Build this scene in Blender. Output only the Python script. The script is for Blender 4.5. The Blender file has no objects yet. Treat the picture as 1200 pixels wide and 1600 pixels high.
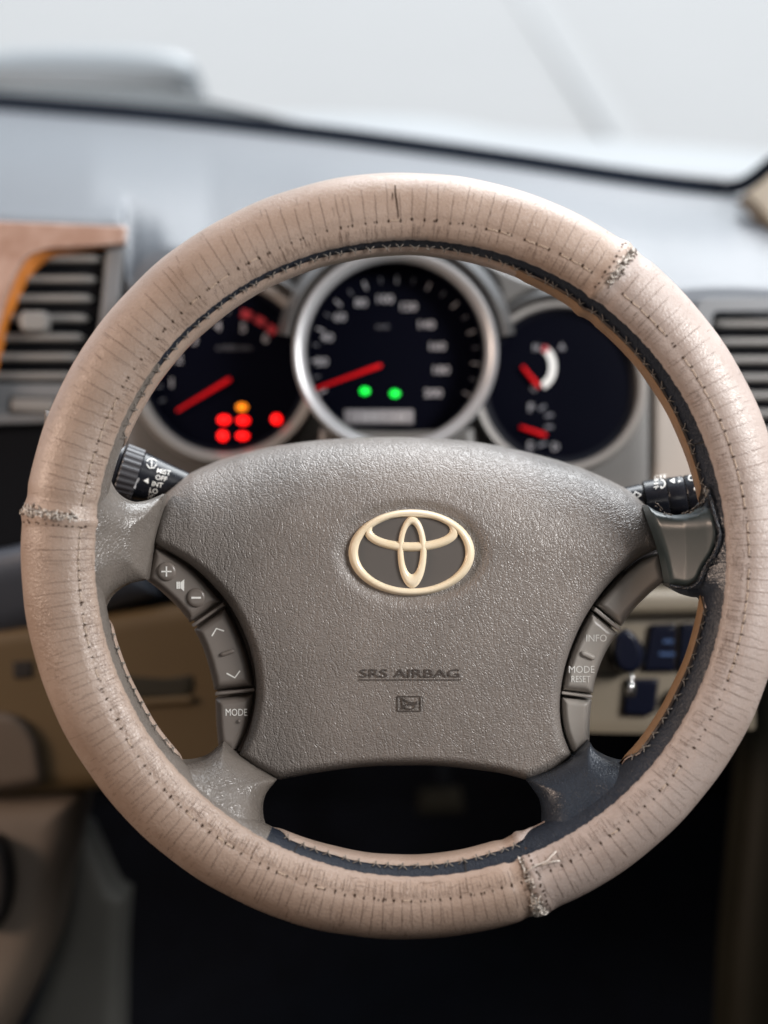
import bpy, bmesh, math, random
import numpy as np
from mathutils import Vector, Matrix
random.seed(7)
rng = np.random.default_rng(7)
sc = bpy.context.scene
COL = sc.collection
R = math.radians

# ------------------------------------------------------------------ frame of reference
# W frame: origin = wheel centre, x right, y up along the wheel, z out of the wheel towards the driver.
TILT = R(24)
ct, st = math.cos(TILT), math.sin(TILT)
WX, WY, WZ = np.array([1, 0, 0.]), np.array([0, st, ct]), np.array([0, -ct, st])
S = 0.0003336            # metres per photo pixel in the wheel plane
CXP, CYP = 632.0, 868.0  # wheel centre in photo pixels
FP = 2000.0              # focal length in photo pixels
D = FP * S               # camera distance to the wheel plane
CAMX, CAMY = (600 - CXP) * S, (CYP - 800) * S

def W2(p):
    p = np.atleast_2d(np.asarray(p, float))
    return p[:, :1] * WX + p[:, 1:2] * WY + p[:, 2:3] * WZ

def U(px, py, z=0.0):
    """wheel-frame point at depth z for a sight line"""
    k = (D - z) / FP
    return (CAMX + (px - 600) * k, CAMY + (800 - py) * k, z)

# ------------------------------------------------------------------ camera
cam = bpy.data.cameras.new('camera')
camo = bpy.data.objects.new('camera', cam); COL.objects.link(camo)
cl = W2((CAMX, CAMY, D))[0]
m = Matrix(((WX[0], WY[0], WZ[0], cl[0]), (WX[1], WY[1], WZ[1], cl[1]), (WX[2], WY[2], WZ[2], cl[2]), (0, 0, 0, 1)))
camo.matrix_world = m
cam.sensor_fit = 'VERTICAL'; cam.sensor_height = 36; cam.lens = FP / 1600 * 36
cam.clip_start = 0.02; cam.clip_end = 200
cam.dof.use_dof = True; cam.dof.focus_distance = D + 0.020; cam.dof.aperture_fstop = 2.2
sc.camera = camo

# ------------------------------------------------------------------ world and light
w = bpy.data.worlds.new('World'); sc.world = w; w.use_nodes = True
bg = w.node_tree.nodes['Background']
bg.inputs[0].default_value = (0.83, 0.91, 1.0, 1); bg.inputs[1].default_value = 1.2

def look(o, target):
    o.rotation_euler = (Vector(target) - o.location).to_track_quat('-Z', 'Y').to_euler()

def area(name, loc, target, sx, sy, energy, col):
    l = bpy.data.lights.new(name, 'AREA'); l.shape = 'RECTANGLE'; l.size = sx; l.size_y = sy
    l.energy = energy; l.color = col
    o = bpy.data.objects.new(name, l); COL.objects.link(o); o.location = loc; look(o, target)
    return o

sun = bpy.data.lights.new('sky_light', 'SUN'); sun.energy = 4.9; sun.angle = R(45); sun.color = (0.97, 0.98, 1.0)
suno = bpy.data.objects.new('sky_light', sun); COL.objects.link(suno)
suno.location = (0.5, 2, 3); look(suno, (0.5 - 0.25, 2 - 0.62, 3 - 0.74))
area('driver_window_light', (0.85, -0.35, 0.62), (0, 0, 0), 0.36, 0.24, 17, (1.0, 0.975, 0.95))
area('passenger_window_light', (-1.35, -0.30, 0.42), (0, 0, -0.05), 0.5, 0.32, 14, (1.0, 0.74, 0.57))
area('rear_fill_light', (-0.3, -1.6, 0.52), (0, 0, 0), 0.9, 0.25, 3, (1.0, 0.94, 0.88))  # added fill from behind the driver, where the cabin is closed

sc.view_settings.view_transform = 'Standard'; sc.view_settings.look = 'None'
sc.view_settings.exposure = 0.12; sc.view_settings.gamma = 1
try: sc.view_settings.use_curve_mapping = False
except Exception: pass
sc.render.engine = 'CYCLES'
sc.cycles.use_denoising = True
sc.cycles.max_bounces = 8; sc.cycles.transparent_max_bounces = 16
sc.cycles.sample_clamp_indirect = 6

# ------------------------------------------------------------------ materials
def mat(name, col, rough=0.5, metal=0.0, spec=0.5, var=0.0, vscale=40, bump=None, coat=0.0, emit=None, estr=0.0, col2=None, sheen=0):
    """principled material; var = tonal mottling, bump = (kind, scale, distance)"""
    mt = bpy.data.materials.new(name); mt.use_nodes = True
    nt = mt.node_tree; N = nt.nodes; L = nt.links
    b = N['Principled BSDF']
    b.inputs['Base Color'].default_value = (*col, 1)
    b.inputs['Roughness'].default_value = rough
    b.inputs['Metallic'].default_value = metal
    b.inputs['Specular IOR Level'].default_value = spec
    b.inputs['Coat Weight'].default_value = coat
    b.inputs['Coat Roughness'].default_value = 0.12
    if emit:
        b.inputs['Emission Color'].default_value = (*emit, 1); b.inputs['Emission Strength'].default_value = estr
    tc = N.new('ShaderNodeTexCoord')
    if var or col2:
        n = N.new('ShaderNodeTexNoise'); n.inputs['Scale'].default_value = vscale; n.inputs['Detail'].default_value = 6
        n.inputs['Roughness'].default_value = 0.65
        L.new(tc.outputs['Object'], n.inputs['Vector'])
        mx = N.new('ShaderNodeMix'); mx.data_type = 'RGBA'
        rp = N.new('ShaderNodeMapRange'); rp.inputs[1].default_value = 0.3; rp.inputs[2].default_value = 0.7
        L.new(n.outputs['Fac'], rp.inputs[0]); L.new(rp.outputs[0], mx.inputs[0])
        c2 = col2 if col2 else tuple(c * (1 + var) for c in col)
        c1 = col if col2 else tuple(c * (1 - var) for c in col)
        mx.inputs[6].default_value = (*c1, 1); mx.inputs[7].default_value = (*c2, 1)
        L.new(mx.outputs[2], b.inputs['Base Color'])
        rr = N.new('ShaderNodeMapRange'); rr.inputs[3].default_value = max(0.02, rough - 0.07); rr.inputs[4].default_value = min(1, rough + 0.07)
        L.new(n.outputs['Fac'], rr.inputs[0]); L.new(rr.outputs[0], b.inputs['Roughness'])
    if bump:
        kind, scale, dist = bump
        bp = N.new('ShaderNodeBump'); bp.inputs['Distance'].default_value = dist; bp.inputs['Strength'].default_value = 1.0
        if kind == 'noise':
            n2 = N.new('ShaderNodeTexNoise'); n2.inputs['Scale'].default_value = scale; n2.inputs['Detail'].default_value = 5
            L.new(tc.outputs['Object'], n2.inputs['Vector']); L.new(n2.outputs['Fac'], bp.inputs['Height'])
        elif kind == 'grain':
            # leather: warped cells with soft valleys, longer wrinkles on top
            wn = N.new('ShaderNodeTexNoise'); wn.inputs['Scale'].default_value = scale * 0.22; wn.inputs['Detail'].default_value = 4
            L.new(tc.outputs['Object'], wn.inputs['Vector'])
            sub = N.new('ShaderNodeVectorMath'); sub.operation = 'SUBTRACT'; sub.inputs[1].default_value = (0.5, 0.5, 0.5)
            L.new(wn.outputs['Color'], sub.inputs[0])
            scl = N.new('ShaderNodeVectorMath'); scl.operation = 'SCALE'; scl.inputs['Scale'].default_value = 2.6 / scale
            L.new(sub.outputs[0], scl.inputs[0])
            ad = N.new('ShaderNodeVectorMath'); ad.operation = 'ADD'
            L.new(tc.outputs['Object'], ad.inputs[0]); L.new(scl.outputs[0], ad.inputs[1])
            v = N.new('ShaderNodeTexVoronoi'); v.feature = 'DISTANCE_TO_EDGE'; v.inputs['Scale'].default_value = scale
            L.new(ad.outputs[0], v.inputs['Vector'])
            r1 = N.new('ShaderNodeMapRange'); r1.interpolation_type = 'SMOOTHSTEP'; r1.inputs[1].default_value = 0.0; r1.inputs[2].default_value = 0.28
            L.new(v.outputs['Distance'], r1.inputs[0])
            # long wrinkles: stretched cells on a slant
            mp = N.new('ShaderNodeMapping'); mp.inputs['Rotation'].default_value = (0.3, 0.75, 0.2); mp.inputs['Scale'].default_value = (1, 0.6, 0.33)
            L.new(ad.outputs[0], mp.inputs['Vector'])
            v2 = N.new('ShaderNodeTexVoronoi'); v2.feature = 'DISTANCE_TO_EDGE'; v2.inputs['Scale'].default_value = scale * 0.42
            L.new(mp.outputs[0], v2.inputs['Vector'])
            r2 = N.new('ShaderNodeMapRange'); r2.interpolation_type = 'SMOOTHSTEP'; r2.inputs[1].default_value = 0.0; r2.inputs[2].default_value = 0.16
            L.new(v2.outputs['Distance'], r2.inputs[0])
            n3 = N.new('ShaderNodeTexNoise'); n3.inputs['Scale'].default_value = scale * 2.5; n3.inputs['Detail'].default_value = 3
            L.new(tc.outputs['Object'], n3.inputs['Vector'])
            a1 = N.new('ShaderNodeMath'); a1.operation = 'MULTIPLY_ADD'; a1.inputs[1].default_value = 0.9
            L.new(r2.outputs[0], a1.inputs[0]); L.new(r1.outputs[0], a1.inputs[2])
            a2 = N.new('ShaderNodeMath'); a2.operation = 'MULTIPLY_ADD'; a2.inputs[1].default_value = 0.5
            L.new(n3.outputs['Fac'], a2.inputs[0]); L.new(a1.outputs[0], a2.inputs[2])
            L.new(a2.outputs[0], bp.inputs['Height'])
        L.new(bp.outputs[0], b.inputs['Normal'])
    return mt

def cover_mat(name, c1, c2, c3):
    """worn tan leather: mottled, scuffed, fine pores and hairline crazing"""
    mt = mat(name, c1, 0.40, var=0.0, spec=0.5)
    nt = mt.node_tree; N = nt.nodes; L = nt.links; b = N['Principled BSDF']
    tc = N.new('ShaderNodeTexCoord')
    n1 = N.new('ShaderNodeTexNoise'); n1.inputs['Scale'].default_value = 22; n1.inputs['Detail'].default_value = 8; n1.inputs['Roughness'].default_value = 0.7
    n2 = N.new('ShaderNodeTexNoise'); n2.inputs['Scale'].default_value = 700; n2.inputs['Detail'].default_value = 4
    for n in (n1, n2): L.new(tc.outputs['Object'], n.inputs['Vector'])
    r1 = N.new('ShaderNodeMapRange'); r1.inputs[1].default_value = 0.32; r1.inputs[2].default_value = 0.68; L.new(n1.outputs['Fac'], r1.inputs[0])
    m1 = N.new('ShaderNodeMix'); m1.data_type = 'RGBA'; m1.inputs[6].default_value = (*c1, 1); m1.inputs[7].default_value = (*c2, 1)
    L.new(r1.outputs[0], m1.inputs[0])
    r2 = N.new('ShaderNodeMapRange'); r2.inputs[1].default_value = 0.55; r2.inputs[2].default_value = 0.8; r2.inputs[4].default_value = 0.5; L.new(n2.outputs['Fac'], r2.inputs[0])
    m2 = N.new('ShaderNodeMix'); m2.data_type = 'RGBA'; m2.inputs[7].default_value = (*c3, 1)
    L.new(m1.outputs[2], m2.inputs[6]); L.new(r2.outputs[0], m2.inputs[0])
    L.new(m2.outputs[2], b.inputs['Base Color'])
    rr = N.new('ShaderNodeMapRange'); rr.inputs[3].default_value = 0.25; rr.inputs[4].default_value = 0.46
    L.new(n1.outputs['Fac'], rr.inputs[0]); L.new(rr.outputs[0], b.inputs['Roughness'])
    v = N.new('ShaderNodeTexVoronoi'); v.feature = 'DISTANCE_TO_EDGE'; v.inputs['Scale'].default_value = 620
    L.new(tc.outputs['Object'], v.inputs['Vector'])
    rv = N.new('ShaderNodeMapRange'); rv.inputs[2].default_value = 0.15; L.new(v.outputs['Distance'], rv.inputs[0])
    ma = N.new('ShaderNodeMath'); ma.operation = 'MULTIPLY_ADD'; ma.inputs[1].default_value = 0.35
    L.new(rv.outputs[0], ma.inputs[0]); L.new(n2.outputs['Fac'], ma.inputs[2])
    n4 = N.new('ShaderNodeTexNoise'); n4.inputs['Scale'].default_value = 130; n4.inputs['Detail'].default_value = 3; L.new(tc.outputs['Object'], n4.inputs['Vector'])
    mb = N.new('ShaderNodeMath'); mb.operation = 'MULTIPLY_ADD'; mb.inputs[1].default_value = 0.7
    L.new(n4.outputs['Fac'], mb.inputs[0]); L.new(ma.outputs[0], mb.inputs[2])
    bp = N.new('ShaderNodeBump'); bp.inputs['Distance'].default_value = 0.00022
    L.new(mb.outputs[0], bp.inputs['Height']); L.new(bp.outputs[0], b.inputs['Normal'])
    return mt

M = {}
M['cover'] = cover_mat('tan_leather', (0.268, 0.194, 0.151), (0.350, 0.268, 0.219), (0.195, 0.137, 0.103))
M['cover_pale'] = cover_mat('pale_tan_leather', (0.282, 0.224, 0.195), (0.360, 0.297, 0.267), (0.33, 0.23, 0.18))
M['crack'] = mat('crack_brown', (0.090, 0.052, 0.035), 0.9)
M['hole'] = mat('stitch_hole_brown', (0.040, 0.024, 0.017), 0.9, spec=0.1)
M['crack_edge'] = mat('curled_leather_edge', (0.36, 0.24, 0.17), 0.7)
M['thread'] = mat('tan_thread', (0.50, 0.39, 0.30), 0.8)
M['thread_grey'] = mat('grey_thread', (0.17, 0.15, 0.13), 0.8)
M['fray'] = mat('frayed_fabric', (0.60, 0.55, 0.50), 0.9)
M['fray_dark'] = mat('frayed_dark', (0.11, 0.085, 0.068), 0.9)
M['back_cover'] = mat('amber_cover_back', (0.19, 0.11, 0.055), 0.5, var=0.15, vscale=80)
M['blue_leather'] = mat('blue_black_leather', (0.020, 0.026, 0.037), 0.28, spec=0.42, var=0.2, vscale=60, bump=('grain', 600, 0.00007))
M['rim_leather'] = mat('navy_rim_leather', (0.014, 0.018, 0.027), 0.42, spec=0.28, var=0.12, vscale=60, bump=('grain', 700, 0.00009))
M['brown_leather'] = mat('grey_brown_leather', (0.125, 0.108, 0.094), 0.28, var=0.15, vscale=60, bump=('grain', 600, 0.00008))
M['pad'] = mat('grained_grey_vinyl', (0.172, 0.153, 0.140), 0.35, var=0.14, vscale=18, bump=('grain', 620, 0.00016))
M['pad_smooth'] = mat('moulded_grey_vinyl', (0.050, 0.040, 0.035), 0.42)
M['button'] = mat('grey_button_plastic', (0.150, 0.128, 0.113), 0.36, var=0.05, vscale=30, bump=('noise', 2500, 0.00002))
M['button_lit'] = mat('lit_grey_button_plastic', (0.37, 0.34, 0.31), 0.30, var=0.06, vscale=30, bump=('noise', 2500, 0.00002))  # same plastic as the left buttons, light from the right put into its colour
M['gap'] = mat('black_gap', (0.010, 0.008, 0.008), 0.7)
M['print'] = mat('white_print', (0.78, 0.77, 0.74), 0.6)
M['print_dim'] = mat('grey_print', (0.42, 0.42, 0.43), 0.6)
M['cream'] = mat('aged_cream_plastic', (0.70, 0.57, 0.38), 0.32, var=0.0, col2=(0.78, 0.68, 0.52), vscale=45, coat=0.2)
M['emblem_dark'] = mat('emblem_grey', (0.085, 0.076, 0.070), 0.42)
M['gloss_green'] = mat('glossy_dark_green_plastic', (0.032, 0.044, 0.046), 0.36, var=0.1, vscale=20, spec=0.35, coat=0.1)
M['black_plastic'] = mat('black_plastic', (0.009, 0.010, 0.014), 0.26, spec=0.38, var=0.2, vscale=80, bump=('noise', 1800, 0.00003))
M['stalk_grey'] = mat('stalk_grey', (0.040, 0.040, 0.046), 0.42)
M['dash_top'] = mat('blue_grey_dash', (0.088, 0.096, 0.110), 0.46, var=0.05, vscale=5, bump=('noise', 900, 0.0002))
M['dash_face'] = mat('grey_dash', (0.14, 0.147, 0.157), 0.5, var=0.05, vscale=8, bump=('noise', 900, 0.0001))
M['housing'] = mat('warm_grey_housing', (0.100, 0.095, 0.090), 0.42, var=0.06, vscale=12)
M['housing_dark'] = mat('dark_grey_housing', (0.045, 0.043, 0.042), 0.4)
M['silver'] = mat('satin_silver', (0.38, 0.38, 0.39), 0.34, metal=0.4)
M['ring_grey'] = mat('grey_ring', (0.25, 0.235, 0.222), 0.4, metal=0.2)
M['dial'] = mat('dial_black', (0.0009, 0.0012, 0.0042), 0.6, spec=0.03)
M['cone'] = mat('dial_cone', (0.004, 0.0045, 0.008), 0.4, spec=0.12)
M['needle'] = mat('needle_red', (0.42, 0.004, 0.006), 0.5, spec=0.1, emit=(0.9, 0.008, 0.012), estr=0.25)
M['lamp_red'] = mat('lamp_red', (0.5, 0.0, 0.0), 0.4, emit=(1, 0.004, 0.004), estr=2.6)
M['lamp_amber'] = mat('lamp_amber', (0.5, 0.2, 0.0), 0.4, emit=(1, 0.22, 0.005), estr=1.6)
M['lamp_green'] = mat('lamp_green', (0.0, 0.4, 0.05), 0.4, emit=(0.005, 0.9, 0.05), estr=1.7)
M['dial_print'] = mat('dial_print', (0.30, 0.29, 0.31), 0.6)
M['dial_print_dim'] = mat('dial_print_dim', (0.13, 0.13, 0.15), 0.6)
M['lcd'] = mat('odometer_glass', (0.20, 0.19, 0.20), 0.4)
M['lcd_digit'] = mat('odometer_digit', (0.40, 0.39, 0.40), 0.5)
M['red_print'] = mat('red_print', (0.40, 0.02, 0.03), 0.5)
M['wood'] = mat('sky_lit_wood_veneer', (0.28, 0.165, 0.12), 0.26, col2=(0.48, 0.345, 0.29), vscale=28, coat=0.8)  # pale pink tone is sky reflection mixed into the veneer colour
M['wood_edge'] = mat('orange_wood_edge', (0.56, 0.19, 0.035), 0.3, var=0.2, vscale=60, coat=0.4)
M['slat'] = mat('vent_slat_grey', (0.19, 0.184, 0.177), 0.42)
M['dark'] = mat('dark_void', (0.004, 0.0045, 0.006), 0.9, spec=0.1)
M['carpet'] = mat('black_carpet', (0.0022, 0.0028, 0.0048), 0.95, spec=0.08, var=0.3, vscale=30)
M['beige'] = mat('beige_trim', (0.105, 0.070, 0.031), 0.55, var=0.06, vscale=10)
M['beige_right'] = mat('beige_switch_trim', (0.155, 0.128, 0.092), 0.5, var=0.06, vscale=10)
M['beige_light'] = mat('pale_beige_trim', (0.33, 0.285, 0.25), 0.5, var=0.05, vscale=10)
M['console'] = mat('console_taupe', (0.115, 0.090, 0.070), 0.55, var=0.1, vscale=6)
M['console_grey'] = mat('console_grey', (0.085, 0.085, 0.078), 0.6, var=0.12, vscale=8)
M['blue_trim'] = mat('slate_trim', (0.060, 0.070, 0.090), 0.40)
M['switch'] = mat('navy_switch', (0.004, 0.005, 0.012), 0.28, spec=0.2)
M['switch_mark'] = mat('switch_mark', (0.03, 0.06, 0.14), 0.4)
M['steel'] = mat('key_steel', (0.75, 0.75, 0.76), 0.2, metal=1.0)
M['band'] = mat('black_glass_band', (0.004, 0.007, 0.014), 0.6, spec=0.1)
M['bonnet'] = mat('white_bonnet_paint', (0.26, 0.255, 0.252), 0.30, var=0.04, vscale=2, coat=0.3)
M['cowl'] = mat('cowl_grey', (0.20, 0.215, 0.225), 0.5)
M['ground'] = mat('pale_concrete', (0.285, 0.275, 0.268), 0.9, var=0.05, vscale=0.7)
M['pale_streak'] = mat('streak_white', (0.315, 0.307, 0.302), 0.9)
M['scoop_shaded'] = mat('scoop_shade_grey', (0.235, 0.25, 0.262), 0.4)  # bonnet paint with the bluish shade of the scoop's rear in its colour
M['pillar'] = mat('pillar_beige', (0.25, 0.21, 0.16), 0.6)
M['lining'] = mat('beige_roof_cloth', (0.13, 0.115, 0.10), 0.9)
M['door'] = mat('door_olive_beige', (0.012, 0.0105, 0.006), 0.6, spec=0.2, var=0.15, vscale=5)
M['pedal'] = mat('pedal_rubber', (0.020, 0.017, 0.009), 0.6)

gl = bpy.data.materials.new('windscreen_glass'); gl.use_nodes = True
nt = gl.node_tree; nt.nodes.remove(nt.nodes['Principled BSDF'])
tr = nt.nodes.new('ShaderNodeBsdfTransparent'); tr.inputs[0].default_value = (0.93, 0.95, 0.95, 1)
gs = nt.nodes.new('ShaderNodeBsdfGlossy'); gs.inputs['Roughness'].default_value = 0.05
fr = nt.nodes.new('ShaderNodeFresnel'); fr.inputs[0].default_value = 1.35
mxs = nt.nodes.new('ShaderNodeMixShader')
nt.links.new(fr.outputs[0], mxs.inputs[0]); nt.links.new(tr.outputs[0], mxs.inputs[1]); nt.links.new(gs.outputs[0], mxs.inputs[2])
nt.links.new(mxs.outputs[0], nt.nodes['Material Output'].inputs[0])
M['glass'] = gl
M['pedal_pad'] = mat('worn_pedal_rubber', (0.012, 0.010, 0.006), 0.7, spec=0.15)

# ------------------------------------------------------------------ object helpers
OFF = {}
def thing(name, label, cat, at, group=None):
    o = bpy.data.objects.new(name, None); COL.objects.link(o)
    loc = W2(at)[0]; o.location = loc; o.empty_display_size = 0.02
    o['label'] = label; o['category'] = cat
    if group: o['group'] = group
    OFF[o.name] = loc
    return o

def mk(name, verts, faces, material, parent=None, smooth=True, kind=None, label=None):
    """verts in the wheel frame -> one mesh object"""
    v = W2(np.asarray(verts, float))
    off = OFF[parent.name] if parent is not None else np.zeros(3)
    me = bpy.data.meshes.new(name)
    me.from_pydata((v - off).tolist(), [], [tuple(int(i) for i in f) for f in faces])
    me.materials.append(M[material] if isinstance(material, str) else material)
    if smooth:
        me.polygons.foreach_set('use_smooth', [True] * len(me.polygons))
    me.validate(); me.update()
    o = bpy.data.objects.new(name, me); COL.objects.link(o)
    if parent is not None: o.parent = parent
    OFF[o.name] = off
    if kind: o['kind'] = kind
    if label: o['label'] = label
    return o

def recalc(o):
    bm = bmesh.new(); bm.from_mesh(o.data); bmesh.ops.recalc_face_normals(bm, faces=bm.faces); bm.to_mesh(o.data); bm.free()

def catmull(pts, n=8, closed=True):
    P = np.asarray(pts, float); k = len(P); out = []
    rngi = range(k) if closed else range(k - 1)
    for i in rngi:
        if closed: p0, p1, p2, p3 = P[(i - 1) % k], P[i], P[(i + 1) % k], P[(i + 2) % k]
        else: p0, p1, p2, p3 = P[max(i - 1, 0)], P[i], P[i + 1], P[min(i + 2, k - 1)]
        for j in range(n):
            t = j / n
            out.append(0.5 * ((2 * p1) + (-p0 + p2) * t + (2 * p0 - 5 * p1 + 4 * p2 - p3) * t * t + (-p0 + 3 * p1 - 3 * p2 + p3) * t ** 3))
    if not closed: out.append(P[-1])
    return np.array(out)

def resample(P, step, closed=True):
    P = np.asarray(P, float)
    Q = np.vstack([P, P[:1]]) if closed else P
    s = np.r_[0, np.cumsum(np.hypot(*np.diff(Q, axis=0).T))]
    n = max(6, int(round(s[-1] / step)))
    t = np.linspace(0, s[-1], n + 1)
    out = np.c_[np.interp(t, s, Q[:, 0]), np.interp(t, s, Q[:, 1])]
    return out[:-1] if closed else out

def joinsegs(*segs):
    """outline with sharp corners between smooth runs"""
    out = []
    for s_ in segs:
        c = catmull(s_, 10, closed=False) if len(s_) > 2 else np.asarray(s_, float)
        out.append(c[:-1])
    return np.vstack(out)

def edist(pts, poly):
    A = poly; B = np.roll(poly, -1, axis=0)
    d = np.full(len(pts), 1e9)
    for a, b in zip(A, B):
        ab = b - a; L2 = (ab ** 2).sum() + 1e-9
        t = np.clip(((pts - a) @ ab) / L2, 0, 1)
        q = a + t[:, None] * ab
        d = np.minimum(d, np.hypot(*(pts - q).T))
    return d

def puff(name, poly, zf, material, parent, rnd=10, rise=0.004, depth=0.012, step=5, rings=14, centre=None, kind=None, label=None, extra=None):
    """solid with the given outline: crowned front with a rounded rim and side walls going back by depth.
    zf(px,py) gives the depth of the rim line, rise the height of the front above it."""
    P = resample(poly, step)
    c = np.asarray(centre if centre is not None else P.mean(axis=0), float)
    rho = 1 - (1 - np.linspace(0, 1, rings + 1)[1:]) ** 1.6
    pts = np.vstack([c[None]] + [c + (P - c) * r for r in rho])
    n = len(P)
    d = edist(pts, P)
    d[-n:] = 0
    q = np.clip(d / rnd, 0, 1)
    h = rise * np.sqrt(np.clip(1 - (1 - q) ** 2, 0, 1))
    z = np.array([zf(x, y) for x, y in pts]) + h
    if extra is not None: z = z + np.array([extra(x, y, dd) for (x, y), dd in zip(pts, d)])
    V = [U(x, y, zz) for (x, y), zz in zip(pts, z)]
    F = [(0, 1 + (i + 1) % n, 1 + i) for i in range(n)]
    for k in range(rings - 1):
        a, b = 1 + k * n, 1 + (k + 1) * n
        F += [(a + i, a + (i + 1) % n, b + (i + 1) % n, b + i) for i in range(n)]
    a = 1 + (rings - 1) * n
    b = len(V)
    ed = np.array(V[a:a + n])
    back = ed.copy(); back[:, 2] -= depth
    V += back.tolist()
    F += [(a + i, a + (i + 1) % n, b + (i + 1) % n, b + i) for i in range(n)]
    F.append(tuple(b + i for i in range(n)))
    o = mk(name, V, F, material, parent, kind=kind, label=label)
    recalc(o)
    if rise > 0 and rnd > 0: sharp(o)
    return o

def sharp(o, ang=50):
    me = o.data
    bm = bmesh.new(); bm.from_mesh(me)
    for e in bm.edges:
        if len(e.link_faces) == 2 and e.calc_face_angle(0) > R(ang): e.smooth = False
    bm.to_mesh(me); bm.free()

def plate(name, poly, zf, depth, material, parent, **k):
    """flat-fronted solid, outline with a tiny eased edge"""
    return puff(name, poly, zf, material, parent, rnd=k.pop('rnd', 2.5), rise=k.pop('rise', 0.0008), depth=depth, rings=k.pop('rings', 5), step=k.pop('step', 6), **k)

def tubes(paths, r, sides=5):
    """list of 3D polylines (wheel frame) -> verts, faces of thin tubes; r scalar or per path"""
    V, F = [], []
    for pi, P in enumerate(paths):
        P = np.asarray(P, float); rr = r[pi] if hasattr(r, '__len__') else r
        T = np.gradient(P, axis=0); T /= (np.linalg.norm(T, axis=1)[:, None] + 1e-12)
        base = len(V)
        for i, (p, t) in enumerate(zip(P, T)):
            a = np.cross(t, (0.13, 0.27, 0.95)); a /= np.linalg.norm(a) + 1e-12; b = np.cross(t, a)
            for s_ in range(sides):
                an = 2 * math.pi * s_ / sides
                V.append(p + rr * (math.cos(an) * a + math.sin(an) * b))
        for i in range(len(P) - 1):
            for s_ in range(sides):
                a0 = base + i * sides; s2 = (s_ + 1) % sides
                F.append((a0 + s_, a0 + s2, a0 + sides + s2, a0 + sides + s_))
        F.append(tuple(base + s_ for s_ in range(sides))[::-1]); F.append(tuple(base + (len(P) - 1) * sides + s_ for s_ in range(sides)))
    return V, F

_fc = bpy.data.curves.new('glyphs', 'FONT'); _fo = bpy.data.objects.new('glyphs', _fc); COL.objects.link(_fo)
def text(name, s_, cx, cy, h, zf, material, parent, wx=1.0, rot=0.0, thick=0.0002, bold=0.0, shear=0.0, spacing=1.0):
    """lettering laid on a surface zf; h = capital height in photo pixels"""
    _fc.body = s_; _fc.align_x = 'CENTER'; _fc.align_y = 'CENTER'; _fc.size = 1.0; _fc.extrude = 0.02; _fc.offset = bold; _fc.space_character = spacing
    _fc.resolution_u = 3
    dg = bpy.context.evaluated_depsgraph_get(); dg.update()
    me = bpy.data.meshes.new_from_object(_fo.evaluated_get(dg))
    co = np.empty(len(me.vertices) * 3); me.vertices.foreach_get('co', co); co = co.reshape(-1, 3)
    fs = [tuple(p.vertices) for p in me.polygons]
    bpy.data.meshes.remove(me)
    mid = (co[:, :2].max(0) + co[:, :2].min(0)) / 2
    k = h / max(1e-6, np.ptp(co[:, 1]))
    x = (co[:, 0] - mid[0] + shear * (co[:, 1] - mid[1])) * k * wx; y = (co[:, 1] - mid[1]) * k
    c_, s2 = math.cos(R(rot)), math.sin(R(rot))
    px = cx + x * c_ + y * s2; py = cy + x * s2 - y * c_
    V = [U(a, b, zf(a, b) + (thick if zz > 0 else -0.0003)) for a, b, zz in zip(px, py, co[:, 2])]
    return mk(name, V, fs, material, parent, smooth=False)

def stroke(name, lines, wpx, zf, material, parent, thick=0.0002, kind=None):
    """printed line work: flat bars along pixel polylines, on a surface zf"""
    V, F = [], []
    for ln in lines:
        P = np.asarray(ln, float)
        T = np.gradient(P, axis=0) if len(P) > 2 else np.repeat((P[1] - P[0])[None], 2, 0)
        T /= np.linalg.norm(T, axis=1)[:, None] + 1e-9
        Nn = np.c_[-T[:, 1], T[:, 0]] * wpx / 2
        b = len(V)
        for p, nn in zip(P, Nn):
            for q, dz in ((p + nn, thick), (p - nn, thick), (p + nn, -0.0004), (p - nn, -0.0004)):
                V.append(U(q[0], q[1], zf(q[0], q[1]) + dz))
        for i in range(len(P) - 1):
            a = b + 4 * i; c = a + 4
            F += [(a, a + 1, c + 1, c), (a, c, c + 2, a + 2), (a + 1, a + 3, c + 3, c + 1)]
        F += [(b, b + 2, b + 3, b + 1), (b + 4 * (len(P) - 1), b + 4 * (len(P) - 1) + 1, b + 4 * (len(P) - 1) + 3, b + 4 * (len(P) - 1) + 2)]
    return mk(name, V, F, material, parent, smooth=False, kind=kind)

def tri(name, tris, zf, material, parent, thick=0.0002):
    V, F = [], []
    for t in tris:
        b = len(V)
        V += [U(x, y, zf(x, y) + thick) for x, y in t] + [U(x, y, zf(x, y) - 0.0004) for x, y in t]
        F += [(b, b + 1, b + 2), (b, b + 3, b + 4, b + 1), (b + 1, b + 4, b + 5, b + 2), (b + 2, b + 5, b + 3, b)]
    return mk(name, V, F, material, parent, smooth=False)

def ell(cx, cy, a, b, n=40, t0=0, t1=360):
    t = np.radians(np.linspace(t0, t1, n + 1))
    return np.c_[cx + a * np.cos(t), cy - b * np.sin(t)]

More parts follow.
